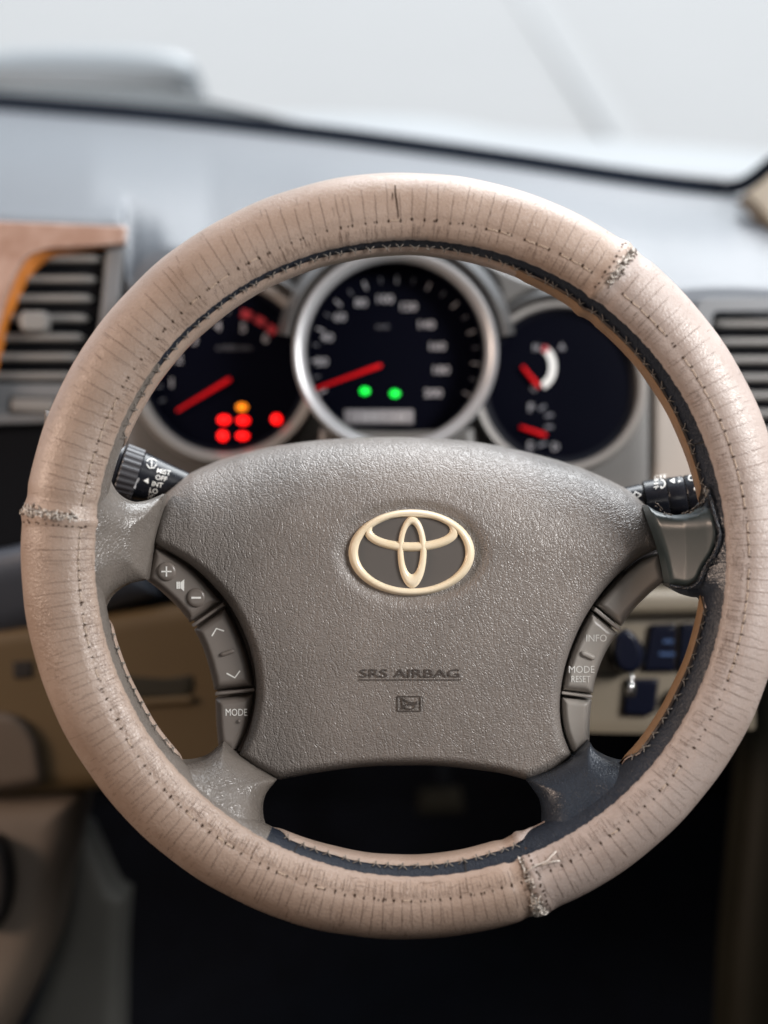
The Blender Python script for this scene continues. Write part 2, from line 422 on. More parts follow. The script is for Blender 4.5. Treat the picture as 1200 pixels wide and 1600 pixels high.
def lathe(name, cx, cy, prof, material, parent, n=96, t0=0, t1=360, smooth=True):
    """ring about an axis through pixel (cx,cy): prof = [(radius px, z)]"""
    full = abs(t1 - t0) >= 360
    t = np.radians(np.linspace(t0, t1, n + (0 if full else 1), endpoint=not full))
    V = []
    for a in t:
        for r, z in prof: V.append(U(cx + r * math.cos(a), cy - r * math.sin(a), z))
    k = len(prof); F = []
    m_ = len(t)
    for i in range(m_ if full else m_ - 1):
        j = (i + 1) % m_
        F += [(i * k + q, j * k + q, j * k + q + 1, i * k + q + 1) for q in range(k - 1)]
    o = mk(name, V, F, material, parent, smooth=smooth); recalc(o); sharp(o, 40)
    return o

def disc(name, cx, cy, r, z, material, parent, n=64, depth=0.002):
    return plate(name, ell(cx, cy, r, r, n)[:-1], lambda x, y: z, depth, material, parent, rings=3)

def box(name, c, half, material, parent, rot=None, bev=0.003):
    """bevelled box in the wheel frame"""
    bm = bmesh.new(); bmesh.ops.create_cube(bm, size=2)
    for v in bm.verts: v.co = Vector((v.co.x * half[0], v.co.y * half[1], v.co.z * half[2]))
    bmesh.ops.bevel(bm, geom=bm.edges[:], offset=bev, segments=2, affect='EDGES', profile=0.5)
    if rot is not None: bmesh.ops.rotate(bm, verts=bm.verts, matrix=rot)
    V = [(v.co.x + c[0], v.co.y + c[1], v.co.z + c[2]) for v in bm.verts]; bm.verts.index_update()
    F = [tuple(v.index for v in f.verts) for f in bm.faces]; bm.free()
    return mk(name, V, F, material, parent, smooth=False)

def ribbon3(name, A, B, material, parent, thick=0.004, **k):
    """solid strip between two 3D polylines of equal length"""
    A = np.asarray(A, float); B = np.asarray(B, float); n = len(A)
    d = np.array([0, 0, -thick])
    V = np.vstack([A, B, A + d, B + d]).tolist(); F = []
    for i in range(n - 1):
        F += [(i, i + 1, n + i + 1, n + i), (2 * n + i, 3 * n + i, 3 * n + i + 1, 2 * n + i + 1), (i, 2 * n + i, 2 * n + i + 1, i + 1), (n + i, n + i + 1, 3 * n + i + 1, 3 * n + i)]
    F += [(0, n, 3 * n, 2 * n), (n - 1, 3 * n - 1, 4 * n - 1, 2 * n - 1)]
    o = mk(name, V, F, material, parent, **k); recalc(o); sharp(o); return o

C = lambda z: (lambda x, y: z)

# ================================================================== SETTING OUTSIDE AND FOOTWELL
# pale yard outside
def world_quad(name, pts, material, kind='structure'):
    me = bpy.data.meshes.new(name); me.from_pydata(pts, [], [(0, 1, 2, 3)]); me.materials.append(M[material])
    o = bpy.data.objects.new(name, me); COL.objects.link(o); o['kind'] = kind; return o
g = world_quad('ground', [(-60, 0.9, -1.1), (60, 0.9, -1.1), (60, 120, -1.1), (-60, 120, -1.1)], 'ground')
g['label'] = 'pale concrete yard seen through the windscreen'

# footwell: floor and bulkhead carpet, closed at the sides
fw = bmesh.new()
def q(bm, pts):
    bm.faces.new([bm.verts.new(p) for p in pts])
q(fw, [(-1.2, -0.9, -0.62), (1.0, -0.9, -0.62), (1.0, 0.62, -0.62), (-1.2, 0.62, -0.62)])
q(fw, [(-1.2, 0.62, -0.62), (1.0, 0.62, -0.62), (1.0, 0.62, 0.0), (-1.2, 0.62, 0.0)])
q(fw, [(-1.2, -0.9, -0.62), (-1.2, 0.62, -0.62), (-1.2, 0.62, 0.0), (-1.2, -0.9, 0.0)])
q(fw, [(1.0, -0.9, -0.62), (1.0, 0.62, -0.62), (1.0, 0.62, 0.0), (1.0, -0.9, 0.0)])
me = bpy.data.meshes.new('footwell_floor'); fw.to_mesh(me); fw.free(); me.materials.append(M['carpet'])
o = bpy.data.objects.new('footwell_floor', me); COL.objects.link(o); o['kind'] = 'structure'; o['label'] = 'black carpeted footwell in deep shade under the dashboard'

# cabin shell round the driver: roof lining, door lowers and rear bulkhead, unseen, open in front but shut behind to block light
def shell(name, quads, material, label):
    bm = bmesh.new()
    for p in quads: q(bm, p)
    me = bpy.data.meshes.new(name); bm.to_mesh(me); bm.free(); me.materials.append(M[material])
    o = bpy.data.objects.new(name, me); COL.objects.link(o); o['kind'] = 'structure'; o['label'] = label
shell('roof_lining', [[(-1.12, -1.7, 0.60), (0.48, -1.7, 0.60), (0.48, 0.12, 0.60), (-1.12, 0.12, 0.60)]], 'lining', 'beige roof lining above the driver')
shell('door_wall_block', [[(0.47, -1.7, -0.62), (0.47, 0.62, -0.62), (0.47, 0.62, 0.08), (0.47, -1.7, 0.08)],
                    [(-1.12, -1.7, -0.62), (-1.12, 0.62, -0.62), (-1.12, 0.62, 0.08), (-1.12, -1.7, 0.08)],
                    [(0.47, -1.7, 0.08), (0.47, -0.55, 0.08), (0.47, -0.55, 0.60), (0.47, -1.7, 0.60)],  # this panel and the next shut the rear side windows
                    [(-1.12, -1.7, 0.08), (-1.12, -0.55, 0.08), (-1.12, -0.55, 0.60), (-1.12, -1.7, 0.60)]], 'door', 'door trims either side of the cabin, with unseen panels blocking the rear side windows')
shell('rear_bulkhead_block', [[(-1.12, -1.7, -0.62), (0.47, -1.7, -0.62), (0.47, -1.7, 0.59), (-1.12, -1.7, 0.59)], [(-1.12, -1.7, -0.62), (0.47, -1.7, -0.62), (0.47, -0.9, -0.62), (-1.12, -0.9, -0.62)]], 'console', 'unseen seat backs and rear bulkhead, carried to the roof to block light')

# ================================================================== BONNET, WINDSCREEN, PILLAR
BASE = [(-260, 138), (0, 160), (250, 181), (475, 206), (600, 222), (800, 250), (950, 273), (1060, 288), (1130, 295)]
BASE_C = catmull(BASE, 8, closed=False)
def zb(px): return -0.66 + 0.14 * np.clip((px + 260) / 1400, 0, 1) ** 1.6

ws = thing('windscreen', 'clear windscreen with a black band along its lower edge', 'windscreen', U(600, 210, -0.6))
up = np.array([0, 1, 0.45])   # rake of the glass in the wheel frame
A, B = [], []
corner = catmull([(1130, 295), (1158, 290), (1182, 276), (1204, 258), (1260, 215)], 8, closed=False)[1:]
line = np.vstack([BASE_C, corner])
zs = [zb(p[0]) for p in BASE_C] + [zb(1130) + 0.10 * (i + 1) / len(corner) for i in range(len(corner))]
half = [14] * len(BASE_C) + [12] * len(corner)
T = np.gradient(line, axis=0); T /= np.linalg.norm(T, axis=1)[:, None]
for p, z, t, hh in zip(line, zs, T, half):
    nn = np.array([-t[1], t[0]]) * hh
    A.append(U(p[0] - nn[0], p[1] - nn[1], z)); B.append(U(p[0] + nn[0], p[1] + nn[1], z + 0.004))
ribbon3('glass_band', A, B, 'band', ws)
b0 = [np.array(U(p[0], p[1] - 2, zb(p[0]) - 0.004)) for p in BASE_C] + [np.array(U(1330, 320, -0.50))]
V = [b.tolist() for b in b0] + [(b + up * 0.62 + np.array([0, 0, 0.18])).tolist() for b in b0]
n = len(b0)
mk('glass', V, [(i, i + 1, n + i + 1, n + i) for i in range(n - 1)], 'glass', ws)

# bonnet beyond the glass: crowned sheet with a raised crease, running forward from the cowl
bo = thing('bonnet', 'white car bonnet with a soft crease beyond the windscreen', 'bonnet', U(600, 190, -0.9))
V, F = [], []
nx, ny = 60, 24
for j in range(ny + 1):
    f = j / ny
    for i in range(nx + 1):
        x = -1.25 + 2.05 * i / nx
        yw = 0.87 + 1.15 * f - 0.10 * ((x + 0.2) / 1.0) ** 2
        zw = 0.055 - 0.05 * f - 0.10 * f ** 2.5 - 0.05 * ((x + 0.22) / 1.0) ** 2
        cr = x - (0.10 + 0.05 * f)
        zw += 0.020 * (1 / (1 + math.exp(cr / 0.03)))
        cr2 = x + 0.62 - 0.05 * f
        zw += 0.020 * (1 / (1 + math.exp(-cr2 / 0.03)))
        wv = np.array([x, yw, zw])
        V.append((wv @ WX, wv @ WY, wv @ WZ))
k = nx + 1
F = [(j * k + i, j * k + i + 1, (j + 1) * k + i + 1, (j + 1) * k + i) for j in range(ny) for i in range(nx)]
mk('bonnet_skin', V, F, 'bonnet', bo)

puff('bonnet_scoop', joinsegs([(-40, 84), (60, 76), (200, 76), (280, 84), (306, 104)], [(306, 104), (300, 128), (270, 140)], [(270, 140), (120, 146), (-40, 140)], [(-40, 140), (-40, 84)]), C(-1.02), 'scoop_shaded', bo, rnd=30, rise=0.03, depth=0.10)
kb = []  # invented raised strip standing in for the pale streak beyond the glass
for (x, y) in ((812, -60), (942, 135), (1072, 330), (1030, 330), (903, 135), (776, -60)):
    d_ = W2(np.array(U(x, y, -1.0)))[0] - cl; k_ = (-1.03 - cl[2]) / d_[2]; kb.append(cl + d_ * k_)
kb = np.array(kb); kbb = kb.copy(); kbb[:, 2] -= 0.069
me = bpy.data.meshes.new('pale_streak'); me.from_pydata(np.vstack([kb, kbb]).tolist(), [], [tuple(range(6))] + [(i, (i + 1) % 6, 6 + (i + 1) % 6, 6 + i) for i in range(6)]); me.materials.append(M['pale_streak'])
o = bpy.data.objects.new('pale_streak', me); COL.objects.link(o); o['kind'] = 'structure'; o['label'] = 'made-up pale strip on the yard standing in for a light streak'

# wiper resting at the base of the glass (dark line rising over the cowl) and cowl
cw = thing('windscreen_wiper', 'wiper arm lying along the base of the windscreen', 'wiper', U(300, 160, -0.70))
zz_ = -0.70
V, F = tubes([[U(-60, 133, zz_), U(120, 134, zz_), U(250, 142, zz_), U(330, 160, zz_), U(420, 182, zz_), U(490, 200, zz_)]], 0.0030, 6)
mk('wiper_arm', V, F, 'cowl', cw)
cwl = catmull([(-120, 136), (60, 138), (180, 142), (262, 148), (340, 165), (420, 184), (480, 200)], 6, closed=False)
ribbon3('cowl_panel', [U(p[0], p[1], -0.715) for p in cwl], [U(p[0], p[1] + 40, -0.705) for p in cwl], 'cowl', cw)

pl_ = thing('windscreen_pillar', 'beige windscreen pillar trim at the far right edge', 'pillar', U(1230, 320, -0.40))
plate('pillar_trim', joinsegs([(1166, 302), (1186, 288), (1212, 266), (1300, 200)], [(1300, 200), (1330, 420)], [(1330, 420), (1236, 380), (1192, 328), (1166, 302)]), C(-0.405), 0.03, 'pillar', pl_)

# ================================================================== DASHBOARD
da = thing('dashboard', 'blue grey dashboard with beige lower panels behind the steering wheel', 'dashboard', U(600, 700, -0.3))
# top pad: from the glass down to the rolled front edge
XS = np.unique(np.r_[np.arange(-260, 1251, 14), np.arange(186, 264, 3)])
yb_ = np.interp(XS, BASE_C[:, 0], BASE_C[:, 1])
front = catmull([(-260, 333), (0, 344), (150, 350), (192, 353), (201, 424), (230, 408), (262, 392), (320, 398), (420, 398), (520, 388), (620, 384), (720, 388), (790, 404), (850, 430), (930, 452), (1000, 460), (1060, 456), (1130, 452), (1260, 456)], 8, closed=False)
yf_ = np.interp(XS, front[:, 0], front[:, 1])
ys_ = np.where((XS > 150) & (XS < 320), np.interp(XS, [150, 320], [350, 396]), yf_)
V = []; rows = 0
prof = []
for x, y0, y1, ysm in zip(XS, yb_, yf_, ys_):
    z0 = zb(x); z1 = -0.262
    a = np.array(U(x, y0 + 12, z0 + 0.006)); b = np.array(U(x, y1, z1)); bs = np.array(U(x, ysm, z1))
    if x > 1130:   # end of the dash rolls down towards the door
        dy = (x - 1130) / 120.0
        a = np.array(U(x, y0 + 6 + 75 * dy ** 1.7, z0 + 0.06 * dy))
    col = []
    for t in np.linspace(0, 1, 22):
        sm_ = np.clip((t - 0.78) / 0.22, 0, 1) ** 2
        p = a + (bs - a) * t + (b - bs) * sm_
        bulge = 0.020 * math.sin(math.pi * t ** 1.5) ** 1.6
        p = p + np.array([0, 0.5, 0.5]) * bulge * 0.6
        col.append(p)
    # rolled front edge
    for q_ in (0.25, 0.5, 0.75, 1.0):
        an = q_ * math.pi / 2
        col.append(b + np.array([0, -0.007 * math.sin(an) * 1.0, 0.004 * (1 - abs(math.cos(an))) ]))
    col.append(col[-1] + np.array([0, -0.012, -0.004]))
    prof.append(col)
k = len(prof[0])
V = [p for c in prof for p in c]
F = [(i * k + j, (i + 1) * k + j, (i + 1) * k + j + 1, i * k + j + 1) for i in range(len(prof) - 1) for j in range(k - 1)]
o = mk('dash_top', V, F, 'dash_top', da); recalc(o)

# centre face carrying the vent (left) ; end face (right) ; seams between them are open gaps
plate('centre_face', joinsegs([(-260, 346), (196, 357)], [(196, 357), (194, 745)], [(194, 745), (150, 690), (60, 655), (-260, 650)], [(-260, 650), (-260, 346)]), C(-0.285), 0.02, 'dash_face', da)
plate('cluster_side', joinsegs([(198, 430), (215, 412), (262, 392), (330, 392)], [(330, 392), (330, 790)], [(330, 790), (250, 770), (197, 740)], [(197, 740), (198, 430)]), C(-0.272), 0.02, 'dash_face', da)
plate('end_face', joinsegs([(1017, 470), (1040, 462), (1260, 462)], [(1260, 462), (1260, 820)], [(1260, 820), (1017, 820)], [(1017, 820), (1017, 470)]), C(-0.275), 0.02, 'dash_face', da)
puff('end_panel', joinsegs([(1018, 606), (1036, 588), (1104, 588)], [(1104, 588), (1118, 800)], [(1118, 800), (1016, 800)], [(1016, 800), (1018, 606)]), C(-0.262), 'beige_light', da, rnd=14, rise=0.008, depth=0.012)
# handle slot under the centre vent
plate('tray_panel', joinsegs([(-120, 598), (118, 600)], [(118, 600), (100, 652)], [(100, 652), (60, 660), (-120, 664)], [(-120, 664), (-120, 598)]), C(-0.262), 0.02, 'dash_face', da)
puff('tray_handle', joinsegs([(18, 622), (88, 624)], [(88, 624), (82, 645), (70, 646)], [(70, 646), (16, 643)], [(16, 643), (18, 622)]), C(-0.2605), 'slat', da, rnd=6, rise=0.003, depth=0.004)
plate('tray_slot', joinsegs([(12, 617), (96, 619)], [(96, 619), (90, 650)], [(90, 650), (10, 648)], [(10, 648), (12, 617)]), C(-0.2618), 0.002, 'gap', da)
# dark radio recess
plate('radio_recess', [(-200, 664), (95, 662), (150, 700), (194, 748), (260, 800), (420, 960), (-200, 960)], C(-0.275), 0.02, 'dark', da)
# slate lower trim sweeping across
puff('lower_trim', joinsegs([(-160, 880), (0, 858), (80, 838), (160, 824)], [(160, 824), (250, 930)], [(250, 930), (120, 968), (0, 1004), (-160, 1030)], [(-160, 1030), (-160, 880)]), lambda x, y: -0.245 - 0.0002 * (y - 850), 'blue_trim', da, rnd=50, rise=0.018, depth=0.02)
# knee panel under the column
kneez = lambda x, y: -0.262 - 0.00006 * (y - 950)
puff('knee_panel', joinsegs([(-160, 1004), (0, 982), (150, 962), (330, 936), (480, 918)], [(480, 918), (440, 1150)], [(440, 1150), (400, 1200), (330, 1218), (200, 1228), (110, 1236), (-160, 1250)], [(-160, 1250), (-160, 1004)]), kneez, 'beige', da, rnd=26, rise=0.010, depth=0.03)
plate('knee_slot', joinsegs([(176, 1052), (200, 1056), (260, 1060), (300, 1054)], [(300, 1054), (302, 1076), (292, 1090)], [(292, 1090), (190, 1092)], [(190, 1092), (176, 1052)]), lambda x, y: kneez(x, y) + 0.0108, 0.003, 'pedal', da)
puff('slot_lip', joinsegs([(184, 1094), (300, 1086)], [(300, 1086), (306, 1092), (300, 1102)], [(300, 1102), (190, 1108)], [(190, 1108), (184, 1094)]), lambda x, y: kneez(x, y) + 0.010, 'beige', da, rnd=7, rise=0.004, depth=0.004)
plate('sensor_grille', [(20, 1034), (50, 1032), (51, 1059), (21, 1061)], lambda x, y: kneez(x, y) + 0.0105, 0.003, 'gap', da)
puff('ashtray_lid', joinsegs([(-120, 1108), (0, 1112), (40, 1128), (62, 1160)], [(62, 1160), (70, 1214), (64, 1226)], [(64, 1226), (0, 1236), (-120, 1240)], [(-120, 1240), (-120, 1108)]), lambda x, y: kneez(x, y) + 0.010, 'console', da, rnd=16, rise=0.008, depth=0.01)

# right-hand switch panel
sz = C(-0.20)
sp = plate('switch_panel', joinsegs([(860, 968), (940, 962), (1180, 960)], [(1180, 960), (1180, 1140)], [(1180, 1140), (1000, 1146), (860, 1142)], [(860, 1142), (860, 968)]), sz, 0.03, 'beige_right', da)
puff('switch_ledge', joinsegs([(860, 922), (1180, 918)], [(1180, 918), (1180, 962)], [(1180, 962), (860, 968)], [(860, 968), (860, 922)]), C(-0.197), 'beige_right', da, rnd=18, rise=0.012, depth=0.03)
for pts in ([(1016, 976), (1056, 974), (1054, 1050), (1004, 1050)], [(1062, 974), (1150, 974), (1150, 1048), (1058, 1050)], [(978, 1060), (1030, 1060), (1024, 1112), (1012, 1120), (972, 1118)]):
    s_ = puff('switch', joinsegs(*[[pts[i], pts[(i + 1) % len(pts)]] for i in range(len(pts))]), C(-0.1985), 'switch', sp, rnd=6, rise=0.004, depth=0.004)
for ln in ([(1030, 1022), (1054, 1022)], [(1036, 1002), (1052, 1002)], [(1076, 1024), (1100, 1024)]):
    stroke('switch_mark', [ln], 5, C(-0.1940), 'switch_mark', sp)
puff('knob', ell(1062, 1092, 22, 20, 30)[:-1], C(-0.1985), 'switch', sp, rnd=8, rise=0.008, depth=0.004)
plate('panel_divider', [(868, 1052), (966, 1052), (966, 1056), (868, 1056)], C(-0.1985), 0.003, 'gap', sp)

# ------------------------------------------------------------------ ignition key
ik = thing('ignition_key', 'black headed ignition key in its barrel right of the hub', 'key', U(985, 1030, -0.17))
lathe('lock_barrel', 978, 1022, [(30, -0.198), (28, -0.186), (20, -0.182), (0.5, -0.182)], 'black_plastic', ik, 40)
puff('key_head', joinsegs([(962, 996), (980, 984), (996, 996)], [(996, 996), (1004, 1022), (1000, 1044)], [(1000, 1044), (986, 1052), (966, 1046)], [(966, 1046), (958, 1020), (962, 996)]), C(-0.162), 'switch', ik, rnd=7, rise=0.004, depth=0.008)
box('key_blade', U(978, 1022, -0.174), (0.0035, 0.0012, 0.010), 'steel', ik, bev=0.0004)
V, F = tubes([[U(986, 1052, -0.160), U(988, 1060, -0.158), U(987, 1068, -0.158)]], 0.0010, 6)
mk('key_ring', V, F, 'steel', ik)
puff('key_tag', ell(986, 1077, 8, 14, 24)[:-1], C(-0.162), 'steel', ik, rnd=8, rise=0.0035, depth=0.002)

# ------------------------------------------------------------------ vents
def vent(label, panel_poly, ys, xl, xr, z, parts_extra=None):
    t = thing('air_vent', label, 'air vent', U(np.mean(np.array(panel_poly)[:, 0]), np.mean(np.array(panel_poly)[:, 1]), z), 'dashboard air vents')
    plate('recess', panel_poly, C(z - 0.006), 0.004, 'dark', t)
    for y in ys:
        a, b = xl(y), xr(y)
        puff('slat', joinsegs([(a, y - 6), (b - 10, y - 6)], [(b - 10, y - 6), (b, y)], [(b, y), (b - 10, y + 6)], [(b - 10, y + 6), (a, y + 6)], [(a, y + 6), (a, y - 6)]), C(z), 'slat', t, rnd=6, rise=0.003, depth=0.005, rings=5, step=8)
    return t
vl = vent('centre air vent with grey slats, a square knob and wood surround paled by sky reflection', [(-140, 376), (172, 380), (150, 540), (118, 604), (-140, 602)],
          [404, 436, 466, 497, 527, 558, 588], lambda y: -110, lambda y: np.interp(y, [400, 600], [160, 118]), -0.262)
puff('frame', joinsegs([(166, 386), (197, 381)], [(197, 381), (182, 520), (168, 600)], [(168, 600), (112, 604)], [(112, 604), (148, 545), (166, 386)]), C(-0.262), 'dash_face', vl, rnd=5, rise=0.005, depth=0.016)
puff('knob', joinsegs([(36, 486), (70, 486)], [(70, 486), (74, 492), (74, 512), (69, 518)], [(69, 518), (37, 518)], [(37, 518), (31, 510), (31, 494), (36, 486)]), C(-0.252), 'slat', vl, rnd=4, rise=0.004, depth=0.008, rings=6)
wood = joinsegs([(-160, 338), (0, 345), (199, 353)], [(199, 353), (196, 381)], [(196, 381), (150, 385), (90, 388), (62, 393), (42, 404), (25, 430), (12, 462), (0, 500), (-20, 580), (-30, 640)], [(-30, 640), (-160, 640)], [(-160, 640), (-160, 338)])
ws_ = puff('wood_surround', wood, C(-0.248), 'wood', vl, rnd=3, rise=0.002, depth=0.003, step=6, rings=8, centre=(-70, 390))
# orange inner edge of the veneer, turning back towards the slats
ie = catmull([(196, 381), (150, 385), (90, 388), (62, 393), (42, 404), (25, 430), (12, 462), (0, 500), (-20, 580)], 6, closed=False)
off_ = catmull([(196, 383), (152, 389), (98, 398), (78, 404), (58, 416), (40, 440), (26, 470), (12, 506), (-8, 584)], 6, closed=False)
ribbon3('wood_edge', [U(p[0], p[1], -0.2495) for p in ie], [U(p[0], p[1], -0.258) for p in off_], 'wood_edge', vl, thick=0.004)

vr = vent('driver side air vent with dark gaps, right of the rim', [(1112, 482), (1260, 482), (1260, 690), (1134, 690), (1112, 560)],
          [506, 534, 562, 590, 618, 646, 674], lambda y: np.interp(y, [480, 640], [1114, 1130]), lambda y: 1256, -0.264)
fo = joinsegs([(1102, 690), (1086, 560), (1088, 482), (1104, 466)], [(1104, 466), (1258, 464)], [(1258, 464), (1258, 484)], [(1258, 484), (1118, 486)], [(1118, 486), (1112, 500), (1114, 560), (1134, 690)], [(1134, 690), (1102, 690)])
fp = resample(fo, 6)
n = len(fp)
V = [U(x, y, -0.254) for x, y in fp] + [U(x, y, -0.275) for x, y in fp]
o = mk('frame', V, [tuple(range(n))] + [(i, (i + 1) % n, n + (i + 1) % n, n + i) for i in range(n)], 'dash_face', vr, smooth=False); recalc(o)

# ================================================================== INSTRUMENT CLUSTER
ic = thing('instrument_cluster', 'three dial instrument cluster with red needles and glowing warning lamps', 'instrument cluster', U(620, 600, -0.24))
plate('housing', joinsegs([(204, 640), (206, 520), (250, 440), (330, 412), (430, 408)], [(430, 408), (500, 384), (620, 378), (730, 386), (775, 412)], [(775, 412), (845, 446), (905, 450), (965, 478), (1000, 530), (1013, 590)], [(1013, 590), (1013, 790)], [(1013, 790), (620, 830), (215, 760)], [(215, 760), (204, 640)]), C(-0.2545), 0.01, 'housing', ic, rings=10)
# dark arch over the middle dial and the side hoods
lathe('hood_arch', 619, 548, [(160, -0.225), (166, -0.200), (174, -0.197), (186, -0.212), (188, -0.255)], 'housing_dark', ic, 60, 8, 172)
lathe('hood_arch', 352, 576, [(150, -0.24), (154, -0.226), (162, -0.224), (170, -0.235), (172, -0.255)], 'housing_dark', ic, 50, 40, 150)
lathe('hood_arch', 876, 602, [(134, -0.24), (138, -0.232), (145, -0.230), (152, -0.240), (154, -0.255)], 'housing_dark', ic, 50, 30, 140)
puff('hood_web', joinsegs([(748, 402), (800, 428), (850, 446)], [(850, 446), (815, 462), (785, 482)], [(785, 482), (775, 440), (748, 402)]), C(-0.246), 'housing', ic, rnd=8, rise=0.006, depth=0.006, step=4)
puff('hood_web', joinsegs([(404, 414), (450, 402), (496, 392)], [(496, 392), (474, 430), (462, 466)], [(462, 466), (440, 436), (404, 414)]), C(-0.246), 'housing', ic, rnd=8, rise=0.006, depth=0.006, step=4)

FZ = -0.240
def gauge(label, cx, cy, prof_bezel, bez_mat, face_r, cone, dz=0.0):
    prof_bezel = [(r_, z_ + dz) for r_, z_ in prof_bezel]; cone = [(r_, z_ + dz) for r_, z_ in cone]
    lathe_o = lathe('gauge', cx, cy, prof_bezel, bez_mat, ic, 110)
    lathe_o['label'] = label
    lathe('dial_cone', cx, cy, cone, 'cone', lathe_o, 90)
    disc('dial_face', cx, cy, face_r, FZ + dz, 'dial', lathe_o)
    return lathe_o
TZ = C(FZ + 0.0009)
gm = gauge('speedometer with a broad silver ring', 618, 549, [(157, -0.250), (161, -0.222), (160, -0.2135), (157, -0.2108), (152, -0.2112), (146, -0.2135), (140, -0.2180)], 'silver', 137, [(140.2, -0.2182), (139.5, -0.230), (136.5, -0.2400)], 0.016)
TM = C(FZ + 0.0169)
gl_ = gauge('rev counter with red and amber warning lamps', 352, 576, [(152, -0.252), (150, -0.232), (146, -0.2275), (138, -0.2285), (131, -0.234)], 'ring_grey', 124, [(131.5, -0.2338), (128, -0.236), (123, -0.2400)])
gr = gauge('temperature and fuel dial', 874, 604, [(138, -0.252), (136, -0.236), (132, -0.232), (126, -0.2325), (122, -0.236)], 'ring_grey', 112, [(122.5, -0.2358), (117, -0.2375), (111, -0.2400)])
puff('dial_sill', joinsegs([(500, 668), (620, 674), (740, 668)], [(740, 668), (746, 720)], [(746, 720), (494, 720)], [(494, 720), (500, 668)]), C(-0.212), 'housing', ic, rnd=10, rise=0.006, depth=0.014)

def needle(parent, tip, hub, w0, w1, z=FZ + 0.004):
    a, b = np.array(tip, float), np.array(hub, float); d = (b - a) / np.linalg.norm(b - a); nn = np.array([-d[1], d[0]])
    return puff('needle', np.array([a + nn * w0, b + nn * w1, b + d * w1, b - nn * w1, a - nn * w0]), C(z), 'needle', parent, rnd=3, rise=0.0012, depth=0.001, step=4, rings=4)
needle(gm, (489, 609), (594, 571), 1.8, 3.6, FZ + 0.020)
needle(gl_, (276, 642), (358, 593), 1.8, 3.4)
needle(gr, (816, 572), (842, 604), 2.4, 3.4)
needle(gr, (813, 667), (852, 680), 2.4, 3.4)
for s_, x, y in (('20', 503, 565), ('40', 511, 527), ('60', 531, 495), ('80', 564, 473), ('100', 602, 467), ('120', 639, 479), ('140', 667, 507), ('160', 684, 541), ('180', 690, 578), ('200', 677, 614)):
    text('numeral', s_, x, y, 13, TM, 'dial_print', gm, wx=1.1, bold=0.02)
text('unit_print', 'km/h', 598, 510, 7, TM, 'dial_print_dim', gm)
ccx, ccy = 602, 575
for i in range(21):
    an = R(205 - i * 11.6)
    r0, r1 = (122, 131) if i % 2 else (119, 132)
    e = 0.98
    p0 = (618 + (r0) * math.cos(an), 560 - r0 * e * math.sin(an)); p1 = (618 + r1 * math.cos(an), 560 - r1 * e * math.sin(an))
    stroke('tick', [[p0, p1]], 3.2 if i % 2 == 0 else 2.2, TM, 'dial_print' if i % 2 == 0 else 'dial_print_dim', gm)
for x, y in ((570, 611), (617, 615)):
    plate('indicator_lamp', ell(x, y, 8, 6, 20)[:-1], TM, 0.001, 'lamp_green', gm, rings=3)
plate('odometer', [(538, 640), (646, 640), (646, 663), (538, 663)], TM, 0.001, 'lcd', gm, rings=3)
text('odometer_digits', '188528', 594, 652, 13, C(FZ + 0.0179), 'lcd_digit', gm, wx=1.35, spacing=1.1)
for s_, x, y in (('1', 268, 598), ('2', 280, 560), ('3', 304, 531), ('4', 340, 509), ('5', 380, 512), ('6', 415, 528)):
    text('numeral', s_, x, y, 15, TZ, 'dial_print', gl_, bold=0.02)
text('unit_print', 'x1000r/min', 365, 543, 7, TZ, 'dial_print_dim', gl_, wx=1.2)
for i in range(15):
    an = R(200 - i * 12.5); p = lambda r: (352 + r * math.cos(an), 590 - r * math.sin(an))
    if 70 < math.degrees(an): stroke('tick', [[p(100), p(109)]], 2.6, TZ, 'dial_print_dim', gl_)
for t0, t1 in ((76, 67), (63, 54), (50, 42)):
    stroke('redline', [ell(352, 590, 104, 104, 6, t0, t1)], 12, TZ, 'red_print', gl_)
for x, y, a, b, mm in ((350, 656, 10, 7, 'lamp_red'), (380, 657, 10, 7, 'lamp_red'), (348, 681, 8, 8, 'lamp_red'), (379, 681, 10, 6, 'lamp_red'), (432, 655, 8, 8, 'lamp_red'), (378, 636, 9, 6, 'lamp_amber')):
    plate('warning_lamp', ell(x, y, a, b, 20)[:-1], TZ, 0.001, mm, gl_, rings=3)
stroke('temperature_arc', [ell(842, 573, 22, 30, 14, 75, -75)], 11, TZ, 'print', gr)
stroke('hot_mark', [[(848, 543), (856, 548)]], 9, C(FZ + 0.0016), 'red_print', gr)
for s_, x, y, h in (('H', 838, 543, 10), ('A', 878, 542, 10), ('C', 834, 606, 10), ('F', 830, 637, 13), ('E', 829, 697, 13), ('D', 868, 698, 11)):
    text('numeral', s_, x, y, h, TZ, 'dial_print', gr, bold=0.02)
for ln in ([(842, 640), (852, 634)], [(852, 650), (864, 648)], [(852, 667), (864, 667)], [(840, 697), (854, 692)]):
    stroke('tick', [ln], 4.5, TZ, 'dial_print_dim', gr)

# ================================================================== COLUMN, STALKS
co_ = thing('steering_column', 'black steering column shroud hidden behind the hub', 'steering column', U(640, 950, -0.15))
lathe('shroud', 650, 900, [(2, -0.055), (120, -0.055), (150, -0.075), (165, -0.12), (175, -0.25), (2, -0.25)], 'dark', co_, 48)

